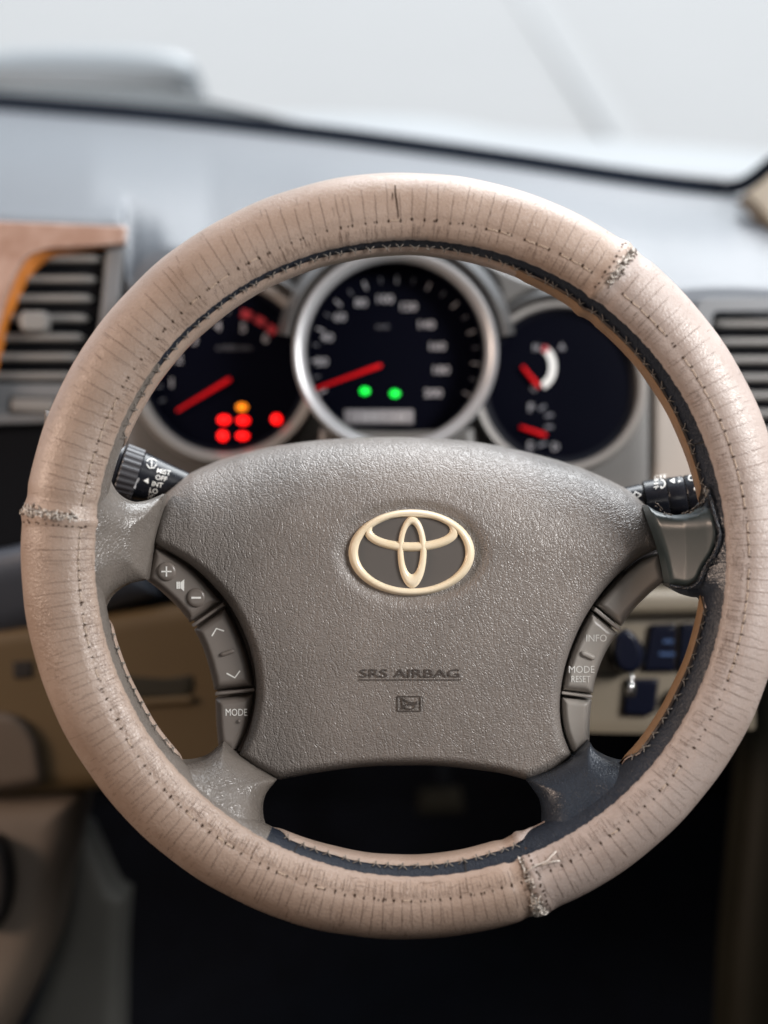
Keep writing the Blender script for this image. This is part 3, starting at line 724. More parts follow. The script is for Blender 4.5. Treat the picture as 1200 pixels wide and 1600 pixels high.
def stalk(name, label, ax0, ax1, z0, z1, prof):
    """prof = list of (part name, [(t, radius px)], material) along the axis from ax0 to ax1"""
    t_ = thing(name, label, 'stalk', U(*ax0, z0))
    a = np.array(U(*ax0, z0)); b = np.array(U(*ax1, z1)); d = b - a; L_ = np.linalg.norm(d); dn = d / L_
    e1 = np.cross(dn, (0, 0, 1)); e1 /= np.linalg.norm(e1); e2 = np.cross(e1, dn)
    kpx = (D - z0) / FP
    for pn, pr, mm, ribs in prof:
        n = 96 if ribs else 48; V = []
        for tt, rr in pr:
            for i in range(n):
                an = 2 * math.pi * i / n
                r_ = rr * kpx * (1 + (0.018 * (1 if (i // 2) % 2 else -1) if ribs else 0))
                V.append(a + d * tt + r_ * (math.cos(an) * e1 + math.sin(an) * e2))
        k = len(pr)
        F = [(j * n + i, j * n + (i + 1) % n, (j + 1) * n + (i + 1) % n, (j + 1) * n + i) for j in range(k - 1) for i in range(n)]
        F += [tuple(range(n)), tuple((k - 1) * n + i for i in range(n))]
        o = mk(pn, V, F, mm, t_, smooth=not ribs); recalc(o)
        if not ribs: sharp(o, 40)
    # front surface depth as a function of pixel
    A2 = np.array(ax0, float); B2 = np.array(ax1, float); u = (B2 - A2); Lp = np.linalg.norm(u); u /= Lp
    tabt = np.concatenate([[tt for tt, _ in pr] for _, pr, _, _ in prof]); tabr = np.concatenate([[rr for _, rr in pr] for _, pr, _, _ in prof])
    def zf(x, y):
        r_ = np.array([x, y]) - A2; s_ = (r_ @ u); off = r_ @ np.array([-u[1], u[0]])
        tt = s_ / Lp; rad = np.interp(tt, tabt, tabr)
        return z0 + (z1 - z0) * tt + kpx * math.sqrt(max(rad ** 2 - off ** 2, 0)) + 0.0002
    return t_, zf

sl, zl = stalk('wiper_stalk', 'black wiper stalk with ribbed ring and white MIST OFF INT lettering', (128, 716), (345, 782), -0.064, -0.078, [
    ('stalk_tip', [(0.0, 33), (0.03, 38), (0.26, 41), (0.265, 39)], 'black_plastic', False),
    ('ribbed_ring', [(0.272, 40.5), (0.28, 42.5), (0.40, 40.5), (0.405, 38)], 'stalk_grey', True),
    ('stalk_body', [(0.405, 37.5), (0.41, 38.5), (0.62, 31), (0.85, 24), (1.0, 21)], 'black_plastic', False)])
for s_, x, y in (('MIST', 256, 737), ('OFF', 252, 747), ('INT', 246, 757), ('LO', 240, 767), ('HI', 236, 776)):
    text('lettering', s_, x, y, 7.6, zl, 'print', sl, rot=12, bold=0.01)
tri('pointer_mark', [[(224, 751), (232, 747), (232, 756)]], zl, 'print', sl)
stroke('band_mark', [[(217, 747), (210, 763)], [(207, 766), (199, 775)]], 3, zl, 'print_dim', sl)
stroke('wiper_symbol', [ell(237, 723, 8, 6, 12, 20, 160), [(229, 725), (234, 732)], [(245, 725), (240, 732)], [(234, 731), (240, 731)], [(237, 715), (237, 729)]], 1.3, zl, 'print', sl)
stroke('rear_wiper_symbol', [[(174, 704), (184, 704)], [(184, 704), (184, 712)], [(184, 712), (172, 712)], [(176, 700), (176, 716)]], 1.4, zl, 'print', sl)

sr, zr = stalk('light_stalk', 'black light switch stalk with OFF marks and lamp symbols', (1160, 762), (880, 802), -0.064, -0.078, [
    ('end_cap', [(0.0, 26), (0.02, 31), (0.305, 32), (0.31, 31)], 'black_plastic', False),
    ('selector_ring', [(0.316, 30.5), (0.32, 32), (0.405, 32), (0.41, 31)], 'black_plastic', False),
    ('fog_ring', [(0.416, 31), (0.42, 33), (0.535, 32.5), (0.54, 30)], 'black_plastic', False),
    ('stalk_body', [(0.546, 28), (0.56, 28.5), (0.75, 24), (1.0, 22)], 'black_plastic', False)])
text('lettering', 'OFF', 1032, 745, 6.5, zr, 'print', sr, wx=1.25, rot=-6)
text('lettering', 'OFF', 1087, 746, 9, zr, 'print', sr, wx=1.1, rot=-5)
stroke('fog_lamp_symbol', [ell(1033, 756, 6, 6.5, 10, -90, 90), [(1033, 749), (1033, 763)], [(1022, 751), (1029, 750)], [(1022, 756), (1029, 755)], [(1022, 761), (1029, 760)], [(1026, 748), (1025, 764)]], 1.4, zr, 'print', sr)
tri('pointer_mark', [[(1046, 751), (1054, 747), (1054, 755)], [(1068, 749), (1060, 745), (1060, 754)]], zr, 'print', sr)
plate('dot_mark', ell(1087, 764, 3, 3, 14)[:-1], lambda x, y: zr(x, y), 0.0005, 'print', sr, rings=2, rise=0.0002, rnd=1)
stroke('turn_symbol', [[(984, 773), (992, 772)], [(992, 772), (992, 768)], [(992, 768), (1002, 773)], [(1002, 773), (993, 779)], [(993, 779), (993, 775)], [(993, 775), (984, 777)]], 1.5, zr, 'print', sr)

# ================================================================== CONSOLE, DOOR, PEDAL
cc = thing('centre_console', 'taupe and grey centre console side at the lower left', 'centre console', U(60, 1500, -0.3))
puff('console_side', joinsegs([(-200, 1240), (0, 1236), (90, 1232), (135, 1236)], [(135, 1236), (122, 1300), (104, 1370), (84, 1470), (40, 1570), (-10, 1660), (-60, 1720)], [(-60, 1720), (-200, 1720)], [(-200, 1720), (-200, 1240)]), lambda x, y: -0.300 + 0.00004 * (y - 1240), 'console', cc, rnd=60, rise=0.025, depth=0.03)
puff('console_panel', joinsegs([(104, 1300), (130, 1290), (150, 1330), (176, 1386), (196, 1400)], [(196, 1400), (190, 1500), (188, 1700)], [(188, 1700), (0, 1700)], [(0, 1700), (60, 1560), (90, 1440), (104, 1300)]), C(-0.345), 'console_grey', cc, rnd=30, rise=0.012, depth=0.03)
puff('gear_boot', ell(-12, 1380, 32, 74, 40)[:-1], C(-0.262), 'gap', cc, rnd=20, rise=0.012, depth=0.02)
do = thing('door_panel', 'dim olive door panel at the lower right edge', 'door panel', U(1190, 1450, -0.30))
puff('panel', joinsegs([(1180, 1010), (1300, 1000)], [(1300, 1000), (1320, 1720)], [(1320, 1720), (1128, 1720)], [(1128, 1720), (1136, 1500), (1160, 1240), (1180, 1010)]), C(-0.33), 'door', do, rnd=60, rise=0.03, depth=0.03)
pe = thing('brake_pedal', 'dim olive brake pedal in the dark footwell below the hub', 'pedal', U(690, 1250, -0.55))
puff('pedal_pad', joinsegs([(655, 1236), (720, 1232)], [(720, 1232), (726, 1270)], [(726, 1270), (652, 1274)], [(652, 1274), (655, 1236)]), C(-0.56), 'pedal_pad', pe, rnd=8, rise=0.006, depth=0.012)
V, F = tubes([[U(690, 1230, -0.57), U(692, 1100, -0.62), U(694, 1000, -0.64)]], 0.008, 8)
mk('pedal_arm', V, F, 'dark', pe)

# ================================================================== STEERING WHEEL
sw = thing('steering_wheel', 'steering wheel in a cracked tan leather cover with a grey airbag hub', 'steering wheel', (0, 0, 0))
RC, RT = 0.1778, 0.0212
def tab(d):
    ks = sorted(d); xs = np.array(ks + [ks[0] + 360]); ys = np.array([d[k] for k in ks] + [d[ks[0]]])
    P = catmull(np.c_[np.r_[xs - 360, xs[1:], xs[1:] + 360], np.r_[ys, ys[1:], ys[1:]]], 8, closed=False)
    return lambda t: np.interp(np.asarray(t) % 360, P[:, 0], P[:, 1])
PH1 = tab({0: 134, 45: 136, 90: 143, 135: 145, 180: 155, 225: 150, 270: 136, 315: 131})
PH2 = tab({0: 166, 45: 159, 90: 158, 135: 155, 180: 178, 225: 176, 270: 156, 315: 163})
_ph2 = PH2
SPOKE_ARCS = [(158, 193), (222, 246), (294, 318), (352, 371)]
def in_spoke(t):
    t = t % 360
    return max(float(np.clip(min((t - a) / 3.0, (b - t) / 3.0) + 0.5, 0, 1)) for a, b in SPOKE_ARCS + [(-8, 11)])
PH2 = lambda t: float(_ph2(t)) + 40 * in_spoke(float(t))
PHS = tab({0: 101, 45: 104, 90: 111, 135: 119, 180: 125, 225: 113, 270: 101, 315: 98})
SEAMS = [53.5, 172.8, 291.0]
_wob = [(k, rng.uniform(0, 6.28), rng.uniform(0.3, 1)) for k in (5, 9, 14, 23, 37)]
def lump(th, ph):
    """unevenness of the cover: soft waves, puckers at the stitch row, thick turned edges at the seams"""
    a = math.radians(th); s_ = sum(c * math.sin(k * a + p + 0.6 * math.sin(math.radians(ph))) for k, p, c in _wob) * 0.00010
    dp = (ph - float(PHS(th)))
    s_ -= 0.0005 * math.exp(-(dp / 5.0) ** 2)
    for sm in SEAMS:
        dt = ((th - sm + 180) % 360) - 180
        s_ += 0.0011 * math.exp(-((dt - 0.9) / 1.0) ** 2) if dt > 0 else 0.0011 * math.exp(-((dt - 0.9) / 0.7) ** 2)
        s_ -= 0.0007 * math.exp(-((dt + 2.0) / 1.0) ** 2)
    return s_
def tube(th, ph, dr=0.0, lumps=True):
    a, p = math.radians(th), math.radians(ph)
    r_ = RT + dr + (lump(th, ph) if lumps else 0)
    rad = RC + r_ * math.cos(p)
    return np.array((rad * math.cos(a), rad * math.sin(a), r_ * math.sin(p)))

# leather rim underneath, in two tones: blue black on the right, grey brown on the left
def core(name, t0, t1, material, label):
    ths = np.linspace(t0, t1, int(abs(t1 - t0) / 1.5) + 1); n = 48; V = []
    for t in ths:
        for i in range(n): V.append(tube(t, 360 * i / n, -0.0014, False))
    F = [(j * n + i, j * n + (i + 1) % n, (j + 1) * n + (i + 1) % n, (j + 1) * n + i) for j in range(len(ths) - 1) for i in range(n)]
    o = mk(name, V, F, material, sw, label=label); recalc(o); return o
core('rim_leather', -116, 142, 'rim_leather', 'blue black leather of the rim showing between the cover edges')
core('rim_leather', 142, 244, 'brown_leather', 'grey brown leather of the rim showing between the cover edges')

def cover(t0, t1, material, label):
    ths = np.linspace(t0, t1, int((t1 - t0) / 0.6) + 1); n = 64; V = []
    for t in ths:
        p2, p1 = float(PH2(t)) - 360, float(PH1(t))
        jag = 0.6 * math.sin(t * 2.1) + 0.5 * math.sin(t * 5.3 + 1)
        for i in range(n + 1):
            q_ = i / n; ph = p2 + (p1 + jag - p2) * q_
            e = min(q_, 1 - q_) * n
            V.append(tube(t, ph, -0.0011 * max(0, 1 - e / 1.5) ** 2))
    k = n + 1
    F = [(j * k + i, j * k + i + 1, (j + 1) * k + i + 1, (j + 1) * k + i) for j in range(len(ths) - 1) for i in range(n)]
    o = mk('cover_panel', V, F, material, sw, label=label); recalc(o); return o
cp = [cover(53.5, 172.8, 'cover', 'tan leather cover panel over the top left of the rim'),
      cover(172.8, 291.0, 'cover', 'tan leather cover panel round the lower left of the rim'),
      cover(291.0, 413.5, 'cover_pale', 'paler pinkish tan cover panel round the right of the rim')]
def panel_of(th):
    th = th % 360
    if 53.5 <= th < 172.8: return cp[0]
    if 172.8 <= th < 291: return cp[1]
    return cp[2]

# amber back edge of the cover, a separate strip laced on behind the leather
def backstrip(t0, t1):
    ths = np.linspace(t0, t1, int((t1 - t0) / 1.0) + 1); V = []; n = 10
    for t in ths:
        p2 = float(PH2(t))
        for i in range(n + 1):
            ph = p2 - 0.5 + 42 * i / n
            e = min(1, (t1 - t) / 4) if t1 > 60 else 1
            V.append(tube(t, ph, -0.0006 + (0.0006 + 0.0009 * math.sin(math.pi * min(1, i / n + 0.06)) ** 0.5) * e, True))
    k = n + 1
    F = [(j * k + i, j * k + i + 1, (j + 1) * k + i + 1, (j + 1) * k + i) for j in range(len(ths) - 1) for i in range(n)]
    o = mk('cover_back_edge', V, F, 'back_cover', sw); recalc(o)
backstrip(4, 70)
backstrip(-48, -1)

# ---- cracks: thin ribbons that follow the tube
def ribbons(paths, name, material, parent):
    V, F = [], []
    for pts, wd in paths:
        m_ = len(pts); b = len(V)
        for i, (t, p) in enumerate(pts):
            f = wd * (0.35 + 0.65 * math.sin(math.pi * (0.12 + 0.82 * (1 - i / max(1, m_ - 1)))))
            # width runs along the rim when the crack runs across it, and the other way round
            t2, p2 = pts[min(i + 1, m_ - 1)]; t1_, p1_ = pts[max(i - 1, 0)]
            dx = (t2 - t1_) * math.pi / 180 * (RC + RT * math.cos(math.radians(p))); dy = (p2 - p1_) * math.pi / 180 * RT
            L_ = math.hypot(dx, dy) + 1e-12
            ot = (-dy / L_) * f / 2 / (RC + RT * math.cos(math.radians(p))) * 180 / math.pi; op = (dx / L_) * f / 2 / RT * 180 / math.pi
            V.append(tube(t + ot, p + op, 0.00005)); V.append(tube(t - ot, p - op, 0.00005))
        F += [(b + 2 * i, b + 2 * i + 1, b + 2 * i + 3, b + 2 * i + 2) for i in range(m_ - 1)]
    return mk(name, V, F, material, parent, kind='stuff')

def wig(t, p0, p1, amp=0.25, slant=0.0):
    n = max(4, int(abs(p1 - p0) / 3.0)); out = []; cur = 0
    for i in range(n + 1):
        cur = cur * 0.7 + rng.normal(0, amp)
        out.append((t + cur * 0.14 + slant * (i / n), p0 + (p1 - p0) * i / n))
    return out
dens = tab({0: 1.0, 45: 0.35, 90: 0.25, 135: 0.5, 180: 0.75, 225: 1.7, 270: 1.5, 315: 0.9})
CR = {id(c): [] for c in cp}
HOLES = []
t = 0.0
while t < 360:
    if all(abs(((t - s_ + 180) % 360) - 180) > 1.2 for s_ in SEAMS): HOLES.append(t)
    t += float(np.interp(t, [0, 45, 110, 200, 270, 300, 340, 360], [2.1, 2.15, 2.1, 1.9, 1.55, 1.9, 1.7, 2.1])) * rng.uniform(0.88, 1.12)
for t in HOLES:
    ps = float(PHS(t)); c = CR[id(panel_of(t))]
    if rng.random() < 0.96:   # crack running outward from the stitch
        ln = rng.uniform(30, 48) + 22 * rng.random() * (1 if 40 < t < 200 else 0.5)
        c.append((wig(t, ps, ps - ln, 0.16, rng.normal(0, 0.12)), rng.uniform(0.00018, 0.00030)))
    if rng.random() < 0.75:   # and inward to the cover edge
        c.append((wig(t + rng.normal(0, 0.2), ps, min(ps + rng.uniform(10, 30), float(PH1(t)) - 1), 0.22), rng.uniform(0.00016, 0.00026)))
for t in np.arange(0, 360, 0.42):
    d = float(dens(t)); ps = float(PHS(t)); c = CR[id(panel_of(t))]; tt = t + rng.normal(0, 0.3)
    if rng.random() < 0.5 * d:     # short free cracks on the outer face
        p0 = ps - rng.uniform(2, 70); c.append((wig(tt, p0, p0 - rng.uniform(6, 26), 0.2, rng.normal(0, 0.15)), rng.uniform(0.00010, 0.00020)))
    if rng.random() < 0.75 * (0.35 + d):    # crazing between stitch row and inner edge
        p0 = ps + rng.uniform(1, 8); p1 = min(p0 + rng.uniform(5, 24), float(PH1(t)) - 0.5)
        if p1 > p0 + 2: c.append((wig(tt, p0, p1, 0.26), rng.uniform(0.00010, 0.00019)))
    if rng.random() < 0.5 * max(0, d - 0.3):   # links along the rim
        p0 = ps + rng.uniform(-6, 24); n = 4
        if p0 < float(PH1(t)) - 2:
            c.append(([(tt + 0.5 * i, p0 + rng.normal(0, 1.0)) for i in range(n)], rng.uniform(0.00012, 0.0002)))
for c in cp: ribbons(CR[id(c)], 'leather_crack', 'crack', c)
# open split at the top of the rim
ribbons([(wig(91.2, 108, 60, 0.35, 0.4), 0.0009), (wig(92.0, 84, 72, 0.3), 0.0007)], 'leather_split', 'hole', cp[0])

# ---- stitch holes, thread along them
for c in cp:
    V, F = [], []
    for t in HOLES:
        if panel_of(t) is not c: continue
        for rep in range(1 + (rng.random() < 0.3)):
            tt = t + rep * rng.uniform(0.4, 0.8); ps = float(PHS(tt)) + rng.normal(0, 0.6); b = len(V); n = 9
            rr = rng.uniform(0.00055, 0.00095) * (1 if rep == 0 else 0.7)
            V.append(tube(tt, ps, 0.00012))
            for i in range(n):
                an = 2 * math.pi * i / n; r_ = rr * rng.uniform(0.6, 1.25)
                V.append(tube(tt + r_ * 0.8 * math.cos(an) / 0.18 * 57.3, ps + r_ * 1.25 * math.sin(an) / RT * 57.3, 0.00012))
            F += [(b, b + 1 + i, b + 1 + (i + 1) % n) for i in range(n)]
    mk('stitch_hole', V, F, 'hole', c, kind='stuff')
th_paths = {id(c): [] for c in cp}
for a, b in zip(HOLES, HOLES[1:]):
    pr_ = 0.9 if (a < 62 or a > 338 or 150 < a < 200) else 0.22
    if b - a < 3.2 and rng.random() < pr_ and panel_of(a) is panel_of(b):
        th_paths[id(panel_of(a))].append([tube(a + (b - a) * f, float(PHS(a + (b - a) * f)) + rng.normal(0, 0.35), 0.00022 + 0.0001 * math.sin(math.pi * f)) for f in np.linspace(0.1, 0.9, 6)])
for c in cp:
    V, F = tubes(th_paths[id(c)], 0.00022, 4); mk('stitch_thread', V, F, 'thread', c, kind='stuff')

# ---- lacing along the inner edge
paths, rad = [], []
paths2 = []
for t in np.arange(0, 360, 2.75):
    t += rng.normal(0, 0.25)
    if in_spoke(t) > 0.3: continue
    p2 = float(PH2(t)); p1 = float(PH1(t)); wdt = p2 - p1
    L_ = rng.uniform(5, 9) if wdt > 12 else wdt * 0.6
    lst = paths
    lst.append([tube(t, p2 + 1, 0.0004), tube(t + 0.35, p2 - L_ * 0.5, -0.0004, False), tube(t + 0.9 + rng.normal(0, 0.15), p2 - L_, -0.0010, False)])
    lst.append([tube(t + 0.2, p2 + 1, 0.0004), tube(t - 0.1, p2 - L_ * 0.5, -0.0004, False), tube(t - 0.5 + rng.normal(0, 0.2), p2 - L_ * 0.9, -0.0010, False)])
    if rng.random() < 0.5:
        lst.append([tube(t, p2 - 1, 0.0001, False), tube(t + rng.normal(0, 0.6), p2 - L_ * 0.7, 0.0006, False)])
V, F = tubes(paths, 0.00027, 4); mk('lacing_thread', V, F, 'thread_grey', sw, kind='stuff')
# seams across the leather strip
for t, mm in ((21.0, 'gap'), (249.5, 'gap'), (281, 'gap')):
    V, F = tubes([[tube(t + 0.2 * f, float(PH1(t)) + (float(PH2(t)) - float(PH1(t))) * f, -0.0012, False) for f in np.linspace(0, 1, 8)]], 0.0004, 5)
    mk('leather_seam', V, F, mm, sw)

# ---- frayed seams of the cover
def seam(th, p_from, p_to, parent, pale, n):
    pa, pb = [], []
    for i in range(n):
        f = rng.random(); ph = p_from + (p_to - p_from) * f; t = th + rng.normal(0.3, 0.30)
        q0 = tube(t, ph, rng.uniform(0.0000, 0.0005)); q2 = tube(t + rng.normal(0, 0.35), ph + rng.normal(0, 4), rng.uniform(0.0000, 0.0006))
        q1 = (q0 + q2) / 2 + rng.normal(0, 0.0004, 3)
        (pa if rng.random() < pale else pb).append([q0, q1, q2])
    if pa: V, F = tubes(pa, 0.00028, 4); mk('frayed_edge', V, F, 'fray', parent, kind='stuff')
    if pb: V, F = tubes(pb, 0.00024, 4); mk('frayed_dark_thread', V, F, 'fray_dark', parent, kind='stuff')  # dark strands among the pale fray
    # joint line between the two panels with its own row of stitches
    ribbons([(wig(th - 0.1, p_to - 2, p_from - 25, 0.10), 0.0007)], 'panel_joint', 'crack', parent)
    V, F = [], []
    for ph in np.arange(p_from, p_to + 18, 8.5):
        ph = ph + rng.normal(0, 1.5)
        b = len(V); tt = th + 2.0 + rng.normal(0, 0.1); V.append(tube(tt, ph, 0.0001)); rr = rng.uniform(0.0004, 0.0007)
        for i in range(7):
            an = 2 * math.pi * i / 7; V.append(tube(tt + rr * math.cos(an) / 0.18 * 57.3, ph + rr * 1.3 * math.sin(an) / RT * 57.3, 0.0001))
        F += [(b, b + 1 + i, b + 1 + (i + 1) % 7) for i in range(7)]
    mk('joint_stitch', V, F, 'hole', parent, kind='stuff')
seam(172.8, 20, 118, cp[1], 0.55, 260)
seam(52.9, 35, 108, cp[0], 0.42, 220)
seam(290.4, 18, 70, cp[2], 0.9, 320)
seam(290.6, 70, 128, cp[1], 0.35, 70)
# loose thread by the lower seam
V, F = tubes([[tube(290.5, 108, 0.0008), tube(292.5, 112, 0.0016), tube(295, 112, 0.0014), tube(297.2, 118, 0.0012)], [tube(293, 111, 0.001), tube(296, 108, 0.0016), tube(297, 105, 0.001)]], 0.0003, 5)
mk('loose_thread', V, F, 'fray', sw)

# ------------------------------------------------------------------ spokes
def zsp(x, y):
    r_ = math.hypot(x - CXP, y - CYP)
    return float(np.interp(r_, [300, 380, 440, 475, 510], [-0.038, -0.033, -0.019, -0.0085, 0.0005]))
sp_ul = joinsegs([(70, 640), (120, 655), (158, 700), (163, 740), (176, 768), (200, 783), (228, 782), (258, 770)], [(258, 770), (250, 800), (240, 845), (230, 906)], [(230, 906), (196, 914), (170, 932), (157, 962), (160, 1020), (130, 1050), (90, 1040)], [(90, 1040), (60, 860), (70, 640)])
puff('spoke', sp_ul, zsp, 'brown_leather', sw, rnd=46, rise=0.015, depth=0.012, step=6, rings=20, centre=(165, 850), label='grey brown leather upper left spoke')
sp_ll = joinsegs([(348, 1162), (372, 1182), (432, 1219)], [(432, 1219), (416, 1240), (408, 1264), (410, 1290), (424, 1314), (480, 1345), (470, 1390), (400, 1385)], [(400, 1385), (300, 1330), (220, 1240)], [(220, 1240), (215, 1180), (262, 1190), (290, 1193), (318, 1186), (336, 1172), (348, 1162)])
puff('spoke', sp_ll, zsp, 'brown_leather', sw, rnd=40, rise=0.014, depth=0.012, step=6, rings=20, centre=(345, 1255), label='shiny grey brown leather lower left spoke')
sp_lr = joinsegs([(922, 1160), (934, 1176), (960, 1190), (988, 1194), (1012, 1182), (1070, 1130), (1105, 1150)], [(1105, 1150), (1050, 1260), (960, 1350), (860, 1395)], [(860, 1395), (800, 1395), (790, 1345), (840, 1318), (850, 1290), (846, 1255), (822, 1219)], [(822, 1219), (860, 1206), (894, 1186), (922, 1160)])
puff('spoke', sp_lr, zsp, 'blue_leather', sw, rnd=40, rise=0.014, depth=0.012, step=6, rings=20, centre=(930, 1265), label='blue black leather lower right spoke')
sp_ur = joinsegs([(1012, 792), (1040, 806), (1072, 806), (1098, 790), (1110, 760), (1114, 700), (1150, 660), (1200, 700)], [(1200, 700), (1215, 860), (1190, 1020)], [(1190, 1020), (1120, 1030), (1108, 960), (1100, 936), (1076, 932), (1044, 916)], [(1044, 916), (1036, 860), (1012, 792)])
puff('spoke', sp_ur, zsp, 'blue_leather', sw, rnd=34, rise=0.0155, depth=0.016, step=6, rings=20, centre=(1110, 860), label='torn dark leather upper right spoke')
ins = joinsegs([(1011, 789), (1030, 800), (1062, 805), (1090, 798), (1108, 776)], [(1108, 776), (1118, 806), (1123, 836), (1116, 862), (1100, 888), (1091, 908)], [(1091, 908), (1074, 916), (1046, 912)], [(1046, 912), (1036, 862), (1011, 789)])
puff('spoke_insert', ins, lambda x, y: zsp(x, y) + 0.0120, 'gloss_green', sw, rnd=9, rise=0.0055, depth=0.014, step=4, rings=18, centre=(1072, 855), extra=lambda x, y, d: -0.010 * (1 - min(1, max(0, (y - 785 - 0.0018 * (x - 1062) ** 2 * -1) / 42.0))) ** 2, label='glossy dark green plastic insert of the upper right spoke')
# torn leather edge round the insert
def edge_threads(pts, z0, n, r_, material, name, spread=2.0):
    P = catmull(pts, 10, closed=False); paths = []
    for k in range(n):
        i = rng.integers(0, len(P) - 4); j = min(len(P) - 1, i + rng.integers(2, 7))
        seg = P[i:j + 1] + rng.normal(0, spread, 2)
        paths.append([U(x + rng.normal(0, 0.6), y + rng.normal(0, 0.6), zsp(x, y) + z0 + rng.normal(0, 0.0008)) for x, y in seg])
    V, F = tubes(paths, r_, 5); mk(name, V, F, material, sw, kind='stuff')
tp = [(1108, 772), (1117, 806), (1125, 836), (1118, 862), (1102, 888), (1092, 910), (1074, 919), (1048, 915)]
V, F = tubes([[U(x, y, zsp(x, y) + 0.0172) for x, y in catmull(tp, 8, closed=False)]], 0.0007, 7); mk('torn_edge', V, F, 'blue_leather', sw)
edge_threads(tp, 0.0178, 26, 0.00030, 'gap', 'torn_thread')
edge_threads([(1106, 760), (1098, 782), (1082, 796), (1066, 803)], 0.0178, 16, 0.00034, 'thread_grey', 'torn_thread')
edge_threads([(1106, 760), (1098, 782), (1082, 796), (1066, 803)], 0.0172, 16, 0.00042, 'gap', 'torn_thread')
edge_threads([(1064, 804), (1040, 803), (1028, 790), (1010, 786)], 0.0150, 7, 0.00026, 'thread_grey', 'torn_thread')

# ------------------------------------------------------------------ airbag pad
PAD = joinsegs([(257, 772), (300, 738), (380, 708), (470, 691), (560, 684), (640, 683), (740, 690), (830, 708), (910, 732), (980, 765), (1009, 789)],
               [(1009, 789), (1022, 822), (1031, 857)],
               [(1031, 857), (992, 876), (950, 914), (912, 968), (886, 1030), (875, 1090), (878, 1140), (893, 1180)],
               [(893, 1180), (862, 1204), (824, 1219)],
               [(824, 1219), (780, 1208), (700, 1198), (640, 1196), (560, 1199), (480, 1210), (435, 1219)],
               [(435, 1219), (400, 1202), (371, 1181)],
               [(371, 1181), (390, 1138), (400, 1085), (396, 1036), (380, 985), (350, 934), (300, 884), (239, 849)],
               [(239, 849), (246, 815), (257, 772)])
def padbase(x, y):
    u, v = (x - 640) / 390.0, (y - 950) / 270.0
    return -0.021 - 0.007 * u * u - 0.004 * max(v, 0) ** 2
def padextra(x, y, d):
    # top of the pad rolls away over a long radius
    e = 0.0
    dtop = y - np.interp(x, [257, 300, 380, 470, 560, 640, 740, 830, 910, 980, 1009], [772, 738, 708, 691, 684, 683, 690, 708, 732, 765, 789])
    wx_ = np.clip(min(x - 250, 1012 - x) / 150.0, 0, 1); wx_ = wx_ * wx_ * (3 - 2 * wx_)
    q_ = np.clip(dtop / (115.0 + 45 * wx_), 0, 1); e -= (0.030 + 0.014 * wx_) * (1 - math.sqrt(max(0, 1 - (1 - q_) ** 2)))
    # dish round the badge
    r_ = math.hypot((x - 643) / 98.0, (y - 863.5) / 67.5)
    s_ = np.clip((1.30 - r_) / 0.30, 0, 1); s_ = s_ * s_ * (3 - 2 * s_)
    e -= 0.0032 * s_
    return e
PADP = resample(PAD, 5)
def padz(x, y):
    d = float(edist(np.array([[x, y]], float), PADP)[0])
    q_ = min(1, d / 16.0)
    return padbase(x, y) - 0.010 + 0.010 * math.sqrt(max(0, 1 - (1 - q_) ** 2)) + padextra(x, y, d)
pad = puff('airbag_pad', PAD, lambda x, y: padbase(x, y) - 0.010, 'pad', sw, rnd=16, rise=0.010, depth=0.014, step=4, rings=90, centre=(643, 870), extra=padextra)
# black shadow gap body behind pad and buttons
plate('hub_backing', joinsegs([(262, 790), (400, 722), (640, 700), (880, 730), (1004, 800)], [(1004, 800), (1034, 862), (1040, 900)], [(1040, 900), (985, 940), (945, 1000), (922, 1060), (914, 1120), (914, 1160)], [(914, 1160), (890, 1186), (820, 1214)], [(820, 1214), (640, 1190), (440, 1214)], [(440, 1214), (370, 1184), (346, 1162)], [(346, 1162), (344, 1100), (330, 1040), (298, 962), (232, 900)], [(232, 900), (236, 850), (262, 790)]), C(-0.060), 0.006, 'gap', sw, centre=(640, 950), rings=10)
text('lettering', 'SRS AIRBAG', 640, 1052, 13, padz, 'pad_smooth', pad, wx=1.62, thick=0.0005, bold=0.0)
stroke('lettering_underline', [[(560 + i * 8, 1062) for i in range(21)]], 1.2, padz, 'pad_smooth', pad, thick=0.0005)
hs = [ell(640, 1104, 8, 4, 14, 0, 360), [(628, 1090), (629, 1108)], [(628, 1091), (638, 1097), (650, 1098)], [(650, 1098), (652, 1096)], [(629, 1106), (634, 1102)], [(646, 1101), (652, 1099)]]
stroke('horn_symbol', hs, 1.7, padz, 'pad_smooth', pad, thick=0.0006)
stroke('horn_frame', [[(621, 1088), (657, 1088)], [(657, 1088), (657, 1111)], [(657, 1111), (621, 1111)], [(621, 1111), (621, 1088)]], 1.5, padz, 'pad_smooth', pad, thick=0.0005)

# ------------------------------------------------------------------ badge
EZ = padz(643, 863) + 0.0004
em = plate('emblem', ell(643, 863.5, 95, 64.5, 80)[:-1], C(EZ), 0.004, 'emblem_dark', sw, rings=6, step=4, label='cream oval badge of three interlocking ellipses')
def oval(name, co_, ao, ci, ai, z, h, n=120, m_=9):
    V = []
    for i in range(n):
        t = 2 * math.pi * i / n; c_, s_ = math.cos(t), math.sin(t)
        p = np.array([co_[0] + ao[0] * c_, co_[1] - ao[1] * s_]); q_ = np.array([ci[0] + ai[0] * c_, ci[1] - ai[1] * s_])
        for j in range(m_):
            f = j / (m_ - 1); pt = p + (q_ - p) * f
            hh = h * (1 - abs(2 * f - 1) ** 3.2)
            V.append(U(pt[0], pt[1], z + hh))
    F = [(i * m_ + j, ((i + 1) % n) * m_ + j, ((i + 1) % n) * m_ + j + 1, i * m_ + j + 1) for i in range(n) for j in range(m_ - 1)]
    o = mk(name, V, F, 'cream', em); recalc(o); return o
